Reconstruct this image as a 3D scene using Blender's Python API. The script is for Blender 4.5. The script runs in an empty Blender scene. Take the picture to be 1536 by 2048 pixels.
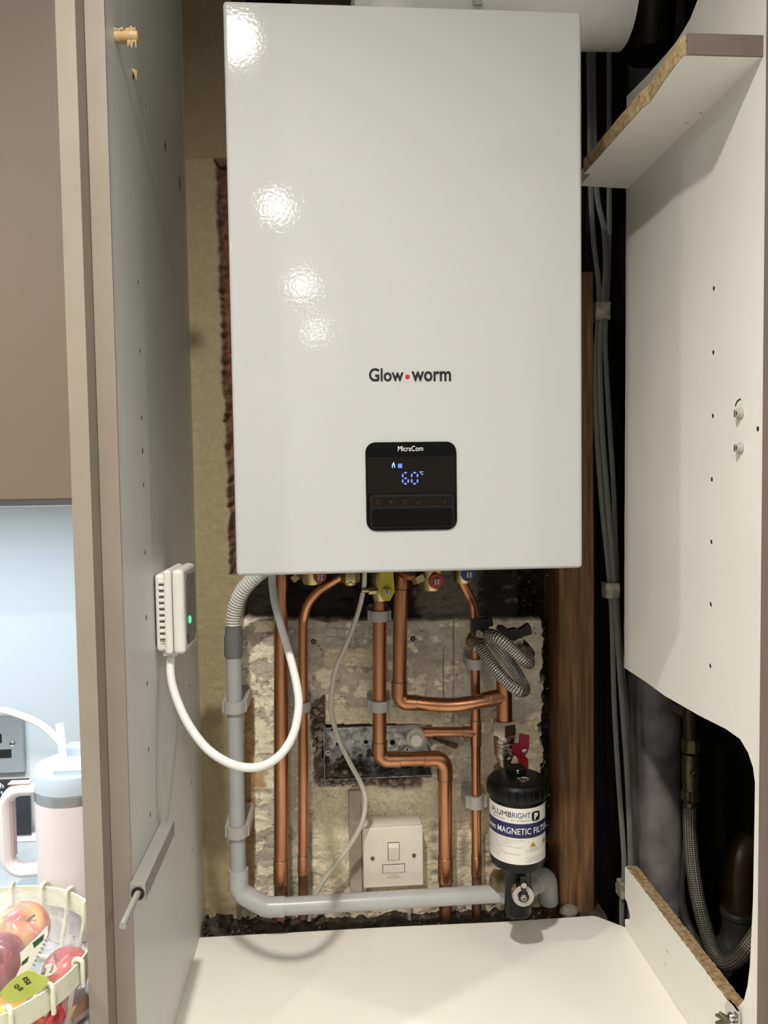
import bpy, bmesh, math, random
import numpy as np
from mathutils import Vector, Matrix
from mathutils.geometry import tessellate_polygon

sc = bpy.context.scene
COL = sc.collection
random.seed(7)
rng = np.random.default_rng(7)

# ------------------------------------------------------------------ camera
FPX = 1476.41
YAW, PITCH, ROLL = .07129, -.04701, -.01445
CAM = Vector((-.09164, -.83855, .70185))
_w = Vector((math.sin(YAW)*math.cos(PITCH), math.cos(YAW)*math.cos(PITCH), math.sin(PITCH)))
_r = _w.cross(Vector((0, 0, 1))).normalized()
_u = _r.cross(_w)
_c, _s = math.cos(ROLL), math.sin(ROLL)
_r, _u = _r*_c+_u*_s, _u*_c-_r*_s
cam_d = bpy.data.cameras.new('camera')
cam_d.sensor_fit = 'AUTO'; cam_d.sensor_width = 36
cam_d.lens = FPX*36/2048
cam_d.clip_start = .01
cam = bpy.data.objects.new('camera', cam_d); COL.objects.link(cam)
_m = Matrix((_r, _u, -_w)).transposed().to_4x4(); _m.translation = CAM
cam.matrix_world = _m
sc.camera = cam

def at(x, y, Y=None, X=None, Z=None):
    """world point seen at photo position x,y lying on the plane Y, X or Z"""
    d = _w + _r*((x-768)/FPX) + _u*((1024-y)/FPX)
    if Y is not None: t = (Y-CAM.y)/d.y
    elif X is not None: t = (X-CAM.x)/d.x
    else: t = (Z-CAM.z)/d.z
    return CAM + d*t

def px(n, Y):
    return n*(Y-CAM.y)/FPX

# ------------------------------------------------------------------ light
world = bpy.data.worlds.new('world'); sc.world = world
world.use_nodes = True
world.node_tree.nodes['Background'].inputs[0].default_value = (1, .985, .94, 1)
world.node_tree.nodes['Background'].inputs[1].default_value = .24
sc.view_settings.view_transform = 'Standard'
sc.view_settings.look = 'None'
sc.view_settings.exposure = 0.0
sc.view_settings.gamma = 1
sc.view_settings.use_curve_mapping = False

# x, y, power, cone: the row mirrored in the boiler, then unseen rows added left and right as fill
DOWNLIGHTS_AND_FILL = [(-.272, -.745, 92, 160), (-.258, -1.695, 32, 165), (-.208, -2.708, 36, 174), (-.165, -3.753, 40, 176), (-.696, -6.54, 44, 178),
              (-1.45, -.75, 95, 168), (-1.45, -1.70, 70, 168), (1.45, -.75, 60, 165), (1.45, -1.70, 40, 165)]
CEIL = 1.63
for i, (lx, ly, le, la) in enumerate(DOWNLIGHTS_AND_FILL):
    ld = bpy.data.lights.new('downlight_and_fill_lamp', 'SPOT')
    ld.energy = le; ld.color = (1, .955, .875); ld.shadow_soft_size = .03
    ld.spot_size = math.radians(la); ld.spot_blend = 1
    lo = bpy.data.objects.new('downlight_and_fill_lamp', ld); COL.objects.link(lo)
    lo.location = (lx, ly, CEIL-.012)
led = bpy.data.lights.new('cabinet_strip_lamp', 'AREA')
led.shape = 'RECTANGLE'; led.size = .45; led.size_y = .012; led.energy = 2.8; led.color = (.68, .86, 1)
led_o = bpy.data.objects.new('cabinet_strip_lamp', led); COL.objects.link(led_o)
led_o.location = (-.62, .05, .672)

# ------------------------------------------------------------------ materials
def lin(c):
    return tuple((v/255/12.92 if v/255 <= .04045 else ((v/255+.055)/1.055)**2.4) for v in c)

def nodes_of(name):
    m = bpy.data.materials.new(name); m.use_nodes = True
    nt = m.node_tree
    return m, nt, nt.nodes['Principled BSDF']

def mat(name, col, rough=.5, metal=0, var=0, vscale=20, bump=0, bscale=80, coat=0, spec=.5, stretch=None, col2=None,
        emit=None, estr=0, trans=0, ior=1.45, alpha=1, detail=4, rvar=0, bdist=.002):
    m, nt, b = nodes_of(name)
    L = nt.links.new
    b.inputs['Roughness'].default_value = rough
    b.inputs['Metallic'].default_value = metal
    b.inputs['Specular IOR Level'].default_value = spec
    b.inputs['Coat Weight'].default_value = coat
    b.inputs['Coat Roughness'].default_value = .06
    b.inputs['IOR'].default_value = ior
    b.inputs['Transmission Weight'].default_value = trans
    b.inputs['Alpha'].default_value = alpha
    tc = nt.nodes.new('ShaderNodeTexCoord'); mp = nt.nodes.new('ShaderNodeMapping')
    L(tc.outputs['Object'], mp.inputs[0])
    if stretch: mp.inputs['Scale'].default_value = stretch
    n = nt.nodes.new('ShaderNodeTexNoise'); n.inputs['Scale'].default_value = vscale; n.inputs['Detail'].default_value = detail
    L(mp.outputs[0], n.inputs[0])
    c2 = col2 if col2 else tuple(max(0, v*(1-var)) for v in col)
    mx = nt.nodes.new('ShaderNodeMix'); mx.data_type = 'RGBA'
    mx.inputs[6].default_value = (*col, 1); mx.inputs[7].default_value = (*c2, 1)
    rp = nt.nodes.new('ShaderNodeMapRange'); rp.inputs[1].default_value = .24; rp.inputs[2].default_value = .66
    L(n.outputs[0], rp.inputs[0]); L(rp.outputs[0], mx.inputs[0]); L(mx.outputs[2], b.inputs['Base Color'])
    if rvar:
        rr = nt.nodes.new('ShaderNodeMapRange'); rr.inputs[3].default_value = rough; rr.inputs[4].default_value = rough+rvar
        L(rp.outputs[0], rr.inputs[0]); L(rr.outputs[0], b.inputs['Roughness'])
    if bump:
        n2 = nt.nodes.new('ShaderNodeTexNoise'); n2.inputs['Scale'].default_value = bscale; n2.inputs['Detail'].default_value = 3
        L(mp.outputs[0], n2.inputs[0])
        bp = nt.nodes.new('ShaderNodeBump'); bp.inputs['Strength'].default_value = bump; bp.inputs['Distance'].default_value = bdist
        L(n2.outputs[0], bp.inputs['Height']); L(bp.outputs[0], b.inputs['Normal'])
    if emit:
        b.inputs['Emission Color'].default_value = (*emit, 1); b.inputs['Emission Strength'].default_value = estr
    return m

M = {}
M['boiler'] = mat('boiler_white_enamel', (.475, .478, .472), .05, bump=.13, bscale=240, coat=.0, bdist=.0006)
M['boiler_dark'] = mat('boiler_underside_steel', (.10, .10, .10), .5, metal=.4)
M['black_gloss'] = mat('black_gloss_plastic', (.004, .004, .004), .10, var=.1, spec=.3)
M['black_satin'] = mat('black_satin_plastic', (.006, .006, .006), .38, var=.2)
M['screen'] = mat('display_glass', (.008, .0065, .005), .14, spec=.4)
M['print_black'] = mat('black_print', (.006, .006, .006), .45)
M['print_red'] = mat('red_print', (.45, .015, .015), .45)
M['print_white'] = mat('white_print', (.80, .80, .80), .5)
M['print_dimred'] = mat('dim_red_print', (.10, .022, .015), .5)
M['print_grey'] = mat('grey_print', (.30, .30, .31), .6)
M['print_blue'] = mat('blue_print', (.05, .07, .22), .5)
M['led_blue'] = mat('blue_display_segment', (.05, .08, .5), .5, emit=(.16, .22, 1), estr=1.25)
M['led_white'] = mat('pale_display_segment', (.2, .3, .5), .5, emit=(.42, .55, 1), estr=1.0)
M['led_green'] = mat('green_indicator', (.1, 1, .35), .3, emit=(.04, 1, .28), estr=1.6)
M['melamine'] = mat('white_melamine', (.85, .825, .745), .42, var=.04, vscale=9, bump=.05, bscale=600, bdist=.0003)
M['melamine_shaded'] = mat('shaded_white_melamine', (.68, .685, .635), .42, var=.05, vscale=9, bump=.05, bscale=600, bdist=.0003)  # same white melamine, greyed to carry the left panel's dimmer light
M['taupe'] = mat('taupe_lacquer', (.185, .142, .108), .38, var=.05, vscale=6)
M['cashmere'] = mat('cashmere_edge', (.29, .243, .19), .40, var=.10, vscale=14)
M['taupe_edge'] = mat('taupe_edge_band', (.20, .158, .125), .5, var=.08)
M['copper'] = mat('copper', (.68, .335, .19), .22, metal=1, col2=(.43, .19, .095), vscale=22, stretch=(1, 1, .35), bump=.05, bscale=60, rvar=.16)
M['copper_old'] = mat('old_copper', (.30, .15, .09), .5, metal=.9, var=.5, vscale=60)
M['solder'] = mat('solder_ring', (.50, .36, .26), .35, metal=1, var=.4, vscale=150)
M['brass'] = mat('brass', (.58, .47, .24), .33, metal=1, var=.25, vscale=60)
M['brass_old'] = mat('old_brass', (.33, .28, .17), .45, metal=.85, var=.5, vscale=70, bump=.2, bscale=150)
M['nickel'] = mat('nickel_plated_brass', (.52, .47, .40), .30, metal=1, var=.2, vscale=60)
M['chrome'] = mat('chrome', (.72, .70, .66), .15, metal=1, var=.1)
M['steel'] = mat('brushed_steel', (.52, .53, .55), .33, metal=1, var=.15, vscale=60, stretch=(1, 1, 12))
M['yellow'] = mat('yellow_plastic', (.55, .46, .025), .42, var=.12)
M['red_disc'] = mat('red_plastic', (.30, .022, .015), .4, var=.1)
M['blue_disc'] = mat('blue_plastic', (.012, .035, .15), .4, var=.1)
M['red_lever'] = mat('red_coated_lever', (.30, .006, .012), .38, var=.2)
M['pvc_white'] = mat('white_overflow_pipe', (.47, .475, .475), .3, var=.12, vscale=22)
M['pvc_grey'] = mat('grey_white_overflow_pipe', (.40, .41, .415), .3, var=.1, vscale=25)
M['pvc_void'] = mat('dark_grey_waste_fitting', (.060, .057, .052), .5, var=.3)
M['pvc_dark'] = mat('grey_push_fit', (.16, .165, .165), .4, var=.1)
M['clip'] = mat('pale_grey_plastic_clip', (.43, .405, .37), .45, var=.08)
M['hose_white'] = mat('white_corrugated_plastic', (.62, .62, .58), .4)
M['cable_white'] = mat('white_cable_sheath', (.74, .73, .68), .42, var=.05)
M['cable_cream'] = mat('cream_cable_sheath', (.58, .55, .46), .42, var=.05)
M['cable_grey'] = mat('grey_cable_sheath', (.22, .217, .195), .5, var=.15, vscale=40)
M['tape'] = mat('pale_tape', (.60, .57, .46), .6, col2=(.30, .27, .19), vscale=90, bump=.3, bscale=200)
M['white_plastic'] = mat('white_plastic', (.74, .72, .66), .36, var=.03)
M['spur_plastic'] = mat('aged_white_plastic', (.74, .69, .59), .4, var=.10, vscale=25)
M['slot'] = mat('dark_slot', (.012, .011, .010), .7)
M['unit_face'] = mat('grey_unit_face', (.22, .22, .21), .35)
M['damper'] = mat('grey_plastic', (.30, .29, .26), .42, var=.08)
M['chip'] = mat('raw_chipboard', (.50, .36, .19), .85, col2=(.22, .14, .07), vscale=170, bump=.7, bscale=260)
M['chip_pale'] = mat('torn_chipboard', (.62, .48, .27), .85, col2=(.36, .24, .11), vscale=120, bump=.8, bscale=200)
M['oak'] = mat('wood_dowel', (.62, .46, .24), .6, col2=(.42, .28, .12), vscale=90, bump=.4)
M['stud'] = mat('brown_stud_wood', (.27, .135, .050), .75, col2=(.080, .036, .014), vscale=30, stretch=(5, 5, .30), bump=.5, bscale=60, detail=10)
M['void'] = mat('shade_black_masonry', (.014, .012, .011), .9, col2=(.030, .025, .021), vscale=14, bump=.6, bscale=40, bdist=.01)  # near-black base colour stands for the gap's lack of light
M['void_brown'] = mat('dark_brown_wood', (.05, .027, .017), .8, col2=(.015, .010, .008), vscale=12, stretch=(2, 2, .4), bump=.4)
M['soil'] = mat('grey_soil_pipe', (.42, .385, .395), .5, col2=(.12, .105, .105), vscale=13, bump=.2, bscale=30, detail=8)
M['brown_pipe'] = mat('brown_waste_pipe', (.075, .042, .022), .4, var=.4)
M['flue'] = mat('white_flue', (.92, .91, .89), .4, var=.03)
M['flue_dark'] = mat('dark_brown_pipe', (.014, .010, .008), .4, var=.3)
M['label'] = mat('white_label', (.74, .71, .63), .4)
M['label_navy'] = mat('navy_label_band', (.018, .016, .075), .4)
M['label_amber'] = mat('amber_triangle', (.55, .32, .03), .5)
M['filter_black'] = mat('black_filter_plastic', (.0035, .0035, .0035), .36, bump=.1, bscale=300, var=.2, spec=.3)
M['wall_paint'] = mat('white_wall_paint', (.72, .74, .75), .6, bump=.05, bscale=300)
M['room_paint'] = mat('warm_white_wall_paint', (.90, .89, .87), .7)
M['room_floor'] = mat('pale_floor_tile', (.68, .67, .64), .5)
M['worktop'] = mat('pale_grey_worktop', (.50, .53, .55), .3, col2=(.40, .44, .47), vscale=30)
M['pink'] = mat('pale_pink_powder_coat', (.70, .63, .63), .45, bump=.08, bscale=500, bdist=.0004)
M['pink_dark'] = mat('dusky_pink_grip', (.52, .36, .36), .5)
M['lid'] = mat('pale_blue_grey_lid', (.44, .50, .56), .35)
M['straw'] = mat('frosted_straw', (.80, .86, .90), .35, alpha=.3)
M['cream_metal'] = mat('cream_coated_wire', (.68, .66, .50), .4)
M['cream_cord'] = mat('cream_cord', (.76, .74, .62), .4)
M['card_black'] = mat('charcoal_card', (.025, .028, .034), .5)
M['film'] = mat('clear_plastic_film', (.95, .95, .95), .10, alpha=.12, bump=.9, bscale=45, bdist=.004, spec=.9)
M['dust'] = mat('dust_and_rubble', (.085, .068, .050), .95, col2=(.022, .018, .015), vscale=70, bump=.8, bscale=150, detail=6)
M['rubble'] = mat('broken_plaster', (.34, .30, .235), .9, col2=(.15, .125, .095), vscale=60, bump=.5)
M['rubble_dark'] = mat('dusty_brown_rubble', (.13, .105, .080), .95, col2=(.05, .04, .03), vscale=80, bump=.5)
M['conduit'] = mat('plastered_conduit', (.46, .42, .34), .8, col2=(.34, .30, .23), vscale=40, bump=.5, bscale=90)
M['galv'] = None
M['braid'] = None
M['braid_old'] = None

def make_apple(name, c1, c2, c3):
    m, nt, b = nodes_of(name); L = nt.links.new
    tc = nt.nodes.new('ShaderNodeTexCoord')
    n = nt.nodes.new('ShaderNodeTexNoise'); n.inputs['Scale'].default_value = 22; n.inputs['Detail'].default_value = 5
    mp = nt.nodes.new('ShaderNodeMapping'); mp.inputs['Scale'].default_value = (2.2, 2.2, .6)
    L(tc.outputs['Object'], mp.inputs[0]); L(mp.outputs[0], n.inputs[0])
    r = nt.nodes.new('ShaderNodeValToRGB')
    r.color_ramp.elements[0].position = .36; r.color_ramp.elements[0].color = (*c1, 1)
    r.color_ramp.elements[1].position = .66; r.color_ramp.elements[1].color = (*c3, 1)
    e = r.color_ramp.elements.new(.5); e.color = (*c2, 1)
    L(n.outputs[0], r.inputs[0]); L(r.outputs[0], b.inputs['Base Color'])
    b.inputs['Roughness'].default_value = .28
    return m
M['apple_mix'] = make_apple('red_yellow_apple_skin', (.52, .06, .05), (.62, .22, .10), (.70, .48, .12))
M['apple_dark'] = make_apple('dark_red_apple_skin', (.16, .012, .022), (.24, .02, .03), (.34, .05, .05))
M['apple_red'] = make_apple('red_apple_skin', (.36, .02, .03), (.50, .07, .05), (.58, .22, .10))
M['apple_pale'] = make_apple('orange_apple_skin', (.55, .20, .07), (.62, .34, .10), (.66, .46, .14))
M['label_green'] = mat('green_bag_label', (.45, .50, .10), .4, var=.1)
M['label_dkgreen'] = mat('dark_green_print', (.03, .08, .03), .5)

def galv():
    m, nt, b = nodes_of('galvanised_steel'); L = nt.links.new
    tc = nt.nodes.new('ShaderNodeTexCoord'); v = nt.nodes.new('ShaderNodeTexVoronoi'); v.inputs['Scale'].default_value = 130
    L(tc.outputs['Object'], v.inputs[0])
    n = nt.nodes.new('ShaderNodeTexNoise'); n.inputs['Scale'].default_value = 90; n.inputs['Detail'].default_value = 5
    L(tc.outputs['Object'], n.inputs[0])
    r = nt.nodes.new('ShaderNodeValToRGB')
    r.color_ramp.elements[0].position = .32; r.color_ramp.elements[0].color = (.14, .14, .14, 1)
    r.color_ramp.elements[1].position = .7; r.color_ramp.elements[1].color = (.55, .55, .53, 1)
    L(n.outputs[0], r.inputs[0]); L(r.outputs[0], b.inputs['Base Color'])
    b.inputs['Metallic'].default_value = .85
    mr = nt.nodes.new('ShaderNodeMapRange'); mr.inputs[3].default_value = .25; mr.inputs[4].default_value = .55
    L(v.outputs['Color'], mr.inputs[0]); L(mr.outputs[0], b.inputs['Roughness'])
    bp = nt.nodes.new('ShaderNodeBump'); bp.inputs['Strength'].default_value = .5; bp.inputs['Distance'].default_value = .002
    L(n.outputs[0], bp.inputs['Height']); L(bp.outputs[0], b.inputs['Normal'])
    return m
M['galv'] = galv()

def braid(name, c1, c2, metal, rough):
    """woven wire: two families of diagonal strands in the hose's own length/around coordinates"""
    m, nt, b = nodes_of(name); L = nt.links.new
    uv = nt.nodes.new('ShaderNodeUVMap'); uv.uv_map = 'UVMap'
    sep = nt.nodes.new('ShaderNodeSeparateXYZ'); L(uv.outputs[0], sep.inputs[0])
    def mth(op, a, bb):
        k = nt.nodes.new('ShaderNodeMath'); k.operation = op
        for i, v in enumerate((a, bb)):
            if v is None: continue
            if isinstance(v, (int, float)): k.inputs[i].default_value = v
            else: L(v, k.inputs[i])
        return k.outputs[0]
    a = mth('MULTIPLY', sep.outputs[0], 2*math.pi*140); c = mth('MULTIPLY', sep.outputs[1], 2*math.pi*8)
    s1 = mth('SINE', mth('ADD', a, c), None); s2 = mth('SINE', mth('SUBTRACT', a, c), None)
    h = mth('MULTIPLY', s1, s2)
    mr = nt.nodes.new('ShaderNodeMapRange'); mr.inputs[1].default_value = -.7; mr.inputs[2].default_value = .7
    L(h, mr.inputs[0])
    mx = nt.nodes.new('ShaderNodeMix'); mx.data_type = 'RGBA'
    mx.inputs[6].default_value = (*c1, 1); mx.inputs[7].default_value = (*c2, 1)
    L(mr.outputs[0], mx.inputs[0]); L(mx.outputs[2], b.inputs['Base Color'])
    b.inputs['Metallic'].default_value = metal; b.inputs['Roughness'].default_value = rough
    bp = nt.nodes.new('ShaderNodeBump'); bp.inputs['Strength'].default_value = 1; bp.inputs['Distance'].default_value = .0012
    L(mr.outputs[0], bp.inputs['Height']); L(bp.outputs[0], b.inputs['Normal'])
    return m
M['braid'] = braid('braided_steel', (.07, .065, .06), (.78, .76, .72), .95, .22)
M['braid_old'] = braid('dull_braided_steel', (.09, .08, .065), (.36, .33, .27), .6, .45)

def wall_mat():
    m, nt, b = nodes_of('old_plaster'); L = nt.links.new
    at_ = nt.nodes.new('ShaderNodeAttribute'); at_.attribute_name = 'Col'
    tc = nt.nodes.new('ShaderNodeTexCoord')
    n = nt.nodes.new('ShaderNodeTexNoise'); n.inputs['Scale'].default_value = 160; n.inputs['Detail'].default_value = 6
    L(tc.outputs['Object'], n.inputs[0])
    mr = nt.nodes.new('ShaderNodeMapRange'); mr.inputs[1].default_value = .3; mr.inputs[2].default_value = .7
    mr.inputs[3].default_value = .90; mr.inputs[4].default_value = 1.05; L(n.outputs[0], mr.inputs[0])
    mx = nt.nodes.new('ShaderNodeMix'); mx.data_type = 'RGBA'; mx.blend_type = 'MULTIPLY'; mx.inputs[0].default_value = 1
    L(at_.outputs['Color'], mx.inputs[6]); L(mr.outputs[0], mx.inputs[7]); L(mx.outputs[2], b.inputs['Base Color'])
    b.inputs['Roughness'].default_value = .85; b.inputs['Specular IOR Level'].default_value = .25
    bp = nt.nodes.new('ShaderNodeBump'); bp.inputs['Strength'].default_value = .35; bp.inputs['Distance'].default_value = .002
    L(n.outputs[0], bp.inputs['Height']); L(bp.outputs[0], b.inputs['Normal'])
    return m
M['wall'] = wall_mat()

# ------------------------------------------------------------------ mesh builders
V = Vector
def frame(n):
    n = n.normalized()
    a = V((0, 0, 1)) if abs(n.z) < .9 else V((0, 1, 0))
    u = a.cross(n).normalized(); v = n.cross(u)
    return u, v, n

def catmull(pts, k=8, rad=None):
    P = [V(p) for p in pts]; out = []; ro = []
    n = len(P)
    for i in range(n-1):
        p0 = P[i-1] if i else P[0]*2-P[1]; p1, p2 = P[i], P[i+1]
        p3 = P[i+2] if i+2 < n else P[-1]*2-P[-2]
        for j in range(k):
            t = j/k
            out.append(.5*((2*p1)+(p2-p0)*t+(2*p0-5*p1+4*p2-p3)*t*t+(3*p1-p0-3*p2+p3)*t**3))
            if rad: ro.append(rad[i]*(1-t)+rad[i+1]*t)
    out.append(P[-1])
    if rad: ro.append(rad[-1]); return out, ro
    return out

def fillet(pts, r, k=8):
    """polyline with its inner corners rounded to radius r"""
    P = [V(p) for p in pts]; out = [P[0]]
    for i in range(1, len(P)-1):
        a, b, c = P[i-1], P[i], P[i+1]
        d1, d2 = (a-b).normalized(), (c-b).normalized()
        ang = d1.angle(d2); t = min(r/math.tan(ang/2), (a-b).length*.49, (c-b).length*.49)
        rr = t*math.tan(ang/2)
        cen = b+(d1+d2).normalized()*(rr/math.sin(ang/2))
        s, e = b+d1*t-cen, b+d2*t-cen
        tot = s.angle(e); ax = s.cross(e).normalized()
        for j in range(k+1): out.append(cen+Matrix.Rotation(tot*j/k, 3, ax)@s)
    out.append(P[-1])
    return out

class MB:
    def __init__(s): s.v = []; s.f = []; s.uv = {}; s.wn = False
    def add(s, vs, fs):
        o = len(s.v); s.v += [tuple(p) for p in vs]; s.f += [tuple(i+o for i in f) for f in fs]; return s
    def box(s, x0, x1, y0, y1, z0, z1):
        return s.add([(x, y, z) for x in (x0, x1) for y in (y0, y1) for z in (z0, z1)],
                     [(0, 1, 3, 2), (4, 6, 7, 5), (0, 4, 5, 1), (2, 3, 7, 6), (0, 2, 6, 4), (1, 5, 7, 3)])
    def bbox(s, x0, x1, y0, y1, z0, z1, r, seg=3):
        s.wn = True
        bm = bmesh.new(); bmesh.ops.create_cube(bm, size=1)
        for v in bm.verts:
            v.co = V(((x0+x1)/2+v.co.x*(x1-x0), (y0+y1)/2+v.co.y*(y1-y0), (z0+z1)/2+v.co.z*(z1-z0)))
        bmesh.ops.bevel(bm, geom=bm.edges[:], offset=r, segments=seg, profile=.5, affect='EDGES')
        bm.verts.ensure_lookup_table(); bm.verts.index_update()
        s.add([v.co.copy() for v in bm.verts], [[v.index for v in f.verts] for f in bm.faces]); bm.free(); return s
    def tube(s, path, r, n=16, cap=True):
        P = [V(p) for p in path]; m = len(P)
        R = r if isinstance(r, (list, tuple)) else [r]*m
        T = [(P[min(i+1, m-1)]-P[max(i-1, 0)]).normalized() for i in range(m)]
        u, v, _ = frame(T[0]); o = len(s.v); ln = 0
        for i in range(m):
            if i:
                ln += (P[i]-P[i-1]).length
                ax = T[i-1].cross(T[i])
                if ax.length > 1e-8:
                    q = Matrix.Rotation(T[i-1].angle(T[i]), 3, ax.normalized()); u = q@u
                u = (u-T[i]*u.dot(T[i])).normalized()
            v = T[i].cross(u)
            for j in range(n):
                a = 2*math.pi*j/n; s.v.append(tuple(P[i]+(u*math.cos(a)+v*math.sin(a))*R[i]))
            if i:
                for j in range(n):
                    k = (j+1) % n; b0 = o+(i-1)*n; b1 = o+i*n
                    s.uv[len(s.f)] = [(ln-(P[i]-P[i-1]).length, j/n), (ln-(P[i]-P[i-1]).length, (j+1)/n), (ln, (j+1)/n), (ln, j/n)]
                    s.f.append((b0+j, b0+k, b1+k, b1+j))
        if cap:
            s.f.append(tuple(o+j for j in reversed(range(n)))); s.f.append(tuple(o+(m-1)*n+j for j in range(n)))
        return s
    def lathe(s, prof, org, axis, n=32, fn=None, a0=0, a1=2*math.pi, up=None):
        """prof: (radius, height along axis)"""
        u, v, w = frame(V(axis))
        if up is not None: u = V(up); v = w.cross(u)
        org = V(org); full = abs(a1-a0-2*math.pi) < 1e-6; o = len(s.v); nn = n if full else n+1
        for (rr, h) in prof:
            for j in range(nn):
                a = a0+(a1-a0)*j/n; q = rr*(fn(a, h) if fn else 1)
                s.v.append(tuple(org+w*h+(u*math.cos(a)+v*math.sin(a))*q))
        for i in range(len(prof)-1):
            for j in range(n):
                k = (j+1) % nn
                s.f.append((o+i*nn+j, o+i*nn+k, o+(i+1)*nn+k, o+(i+1)*nn+j))
        if full and prof[0] != prof[-1]:
            if prof[0][0] > 1e-6: s.f.append(tuple(o+j for j in reversed(range(nn))))
            if prof[-1][0] > 1e-6: s.f.append(tuple(o+(len(prof)-1)*nn+j for j in range(nn)))
        return s
    def prism(s, outer, holes, org, u, v, w, t):
        """polygon (with holes) in the u,v plane at org, thickness t along w"""
        org, u, v, w = V(org), V(u), V(v), V(w)
        loops = [list(outer)]+[list(h) for h in holes]
        flat = [p for l in loops for p in l]
        tris = tessellate_polygon([[V((p[0], p[1], 0)) for p in l] for l in loops])
        o = len(s.v); N = len(flat)
        for k in (0, 1):
            for p in flat: s.v.append(tuple(org+u*p[0]+v*p[1]+w*(t*k)))
        for tr in tris:
            a, b, c = tr; A = flat[a], flat[b], flat[c]
            ar = (A[1][0]-A[0][0])*(A[2][1]-A[0][1])-(A[2][0]-A[0][0])*(A[1][1]-A[0][1])
            if ar < 0: a, b, c = a, c, b
            s.f.append((o+N+a, o+N+b, o+N+c)); s.f.append((o+a, o+c, o+b))
        i = 0
        for l in loops:
            m = len(l)
            for j in range(m):
                k = (j+1) % m; s.f.append((o+i+j, o+i+k, o+N+i+k, o+N+i+j))
            i += m
        return s
    def build(s, name, m, parent=None, smooth=True, ang=.55, col=None):
        me = bpy.data.meshes.new(name); me.from_pydata(s.v, [], s.f); me.update()
        if s.uv:
            ul = me.uv_layers.new(name='UVMap')
            for fi, uvs in s.uv.items():
                p = me.polygons[fi]
                for li, q in zip(p.loop_indices, uvs): ul.data[li].uv = q
        bm = bmesh.new(); bm.from_mesh(me)
        bmesh.ops.recalc_face_normals(bm, faces=bm.faces[:]); bm.to_mesh(me); bm.free()
        if smooth:
            me.polygons.foreach_set('use_smooth', [True]*len(me.polygons)); me.set_sharp_from_angle(angle=ang)
        me.materials.append(M[m] if isinstance(m, str) else m)
        o = link(name, me, parent)
        if s.wn:
            w = o.modifiers.new('normals', 'WEIGHTED_NORMAL'); w.keep_sharp = True; w.weight = 100
        return o

def link(name, me, parent=None):
    o = bpy.data.objects.new(name, me); COL.objects.link(o)
    if parent: adopt(o, parent)
    return o

def adopt(o, p):
    o.parent = p
    o.matrix_parent_inverse = Matrix.Translation(-p.location if p.parent is None else V((0, 0, 0)))

def tag(o, label, cat, group=None):
    o['label'] = label; o['category'] = cat
    if group: o['group'] = group
    return o

def thing(name, loc, label, cat, group=None):
    e = bpy.data.objects.new(name, None); COL.objects.link(e); e.location = loc; e.empty_display_size = .02
    return tag(e, label, cat, group)

def struct(o): o['kind'] = 'structure'; return o

def circ(cx, cy, r, n=14):
    return [(cx+r*math.cos(2*math.pi*i/n), cy+r*math.sin(2*math.pi*i/n)) for i in range(n)]

def rrect(x0, x1, y0, y1, r, k=5):
    out = []
    for cx, cy, a0 in ((x1-r, y1-r, 0), (x0+r, y1-r, 90), (x0+r, y0+r, 180), (x1-r, y0+r, 270)):
        for i in range(k+1):
            a = math.radians(a0+90*i/k); out.append((cx+r*math.cos(a), cy+r*math.sin(a)))
    return out

def text_mesh(s, weight=0):
    cu = bpy.data.curves.new('lettering', 'FONT'); cu.body = s; cu.size = 1; cu.offset = weight; cu.resolution_u = 4
    ob = bpy.data.objects.new('lettering', cu); COL.objects.link(ob)
    bpy.context.view_layer.update()
    me = bpy.data.meshes.new_from_object(ob.evaluated_get(bpy.context.evaluated_depsgraph_get()))
    vs = [v.co.copy() for v in me.vertices]; fs = [tuple(p.vertices) for p in me.polygons]
    bpy.data.objects.remove(ob); bpy.data.curves.remove(cu); bpy.data.meshes.remove(me)
    return vs, fs

def text_fit(mb, s, mapper, weight=0, sub=0):
    """letters scaled to the unit box, then placed by mapper(u,v)"""
    vs, fs = text_mesh(s, weight)
    x0, x1 = min(v.x for v in vs), max(v.x for v in vs); y0, y1 = min(v.y for v in vs), max(v.y for v in vs)
    mb.add([mapper((v.x-x0)/(x1-x0), (v.y-y0)/(y1-y0)) for v in vs], fs)
    return mb

def front_map(xa, xb, yt, yb, Y):
    a, b = at(xa, yb, Y=Y), at(xb, yt, Y=Y)
    return lambda u, v: (a.x+(b.x-a.x)*u, Y, a.z+(b.z-a.z)*v)

def poly_front(mb, pts, Y, t):
    """outline given at photo positions on plane Y, thickness t into depth"""
    P = [at(x, y, Y=Y) for x, y in pts]
    return mb.prism([(p.x, p.z) for p in P], [], (0, Y, 0), (1, 0, 0), (0, 0, 1), (0, 1, 0), t)

# value noise for the plaster relief
def vnoise(x, y, seed=0):
    xi, yi = np.floor(x).astype(int), np.floor(y).astype(int); xf, yf = x-xi, y-yi
    def h(a, b):
        n = (a*374761393+b*668265263+seed*1442695041) & 0x7fffffff
        n = ((n ^ (n >> 13))*1274126177) & 0x7fffffff
        return ((n ^ (n >> 16)) & 0xffff)/65535.
    sx, sy = xf*xf*(3-2*xf), yf*yf*(3-2*yf)
    return (h(xi, yi)*(1-sx)+h(xi+1, yi)*sx)*(1-sy)+(h(xi, yi+1)*(1-sx)+h(xi+1, yi+1)*sx)*sy

def fbm(x, y, seed=0, o=4):
    t = 0; a = .5; s = 0
    for i in range(o):
        t = t+a*vnoise(x*2**i+31.7*i, y*2**i+11.3*i, seed+i); s += a; a *= .5
    return t/s

def sstep(a, b, x):
    t = np.clip((x-a)/(b-a), 0, 1); return t*t*(3-2*t)

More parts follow.
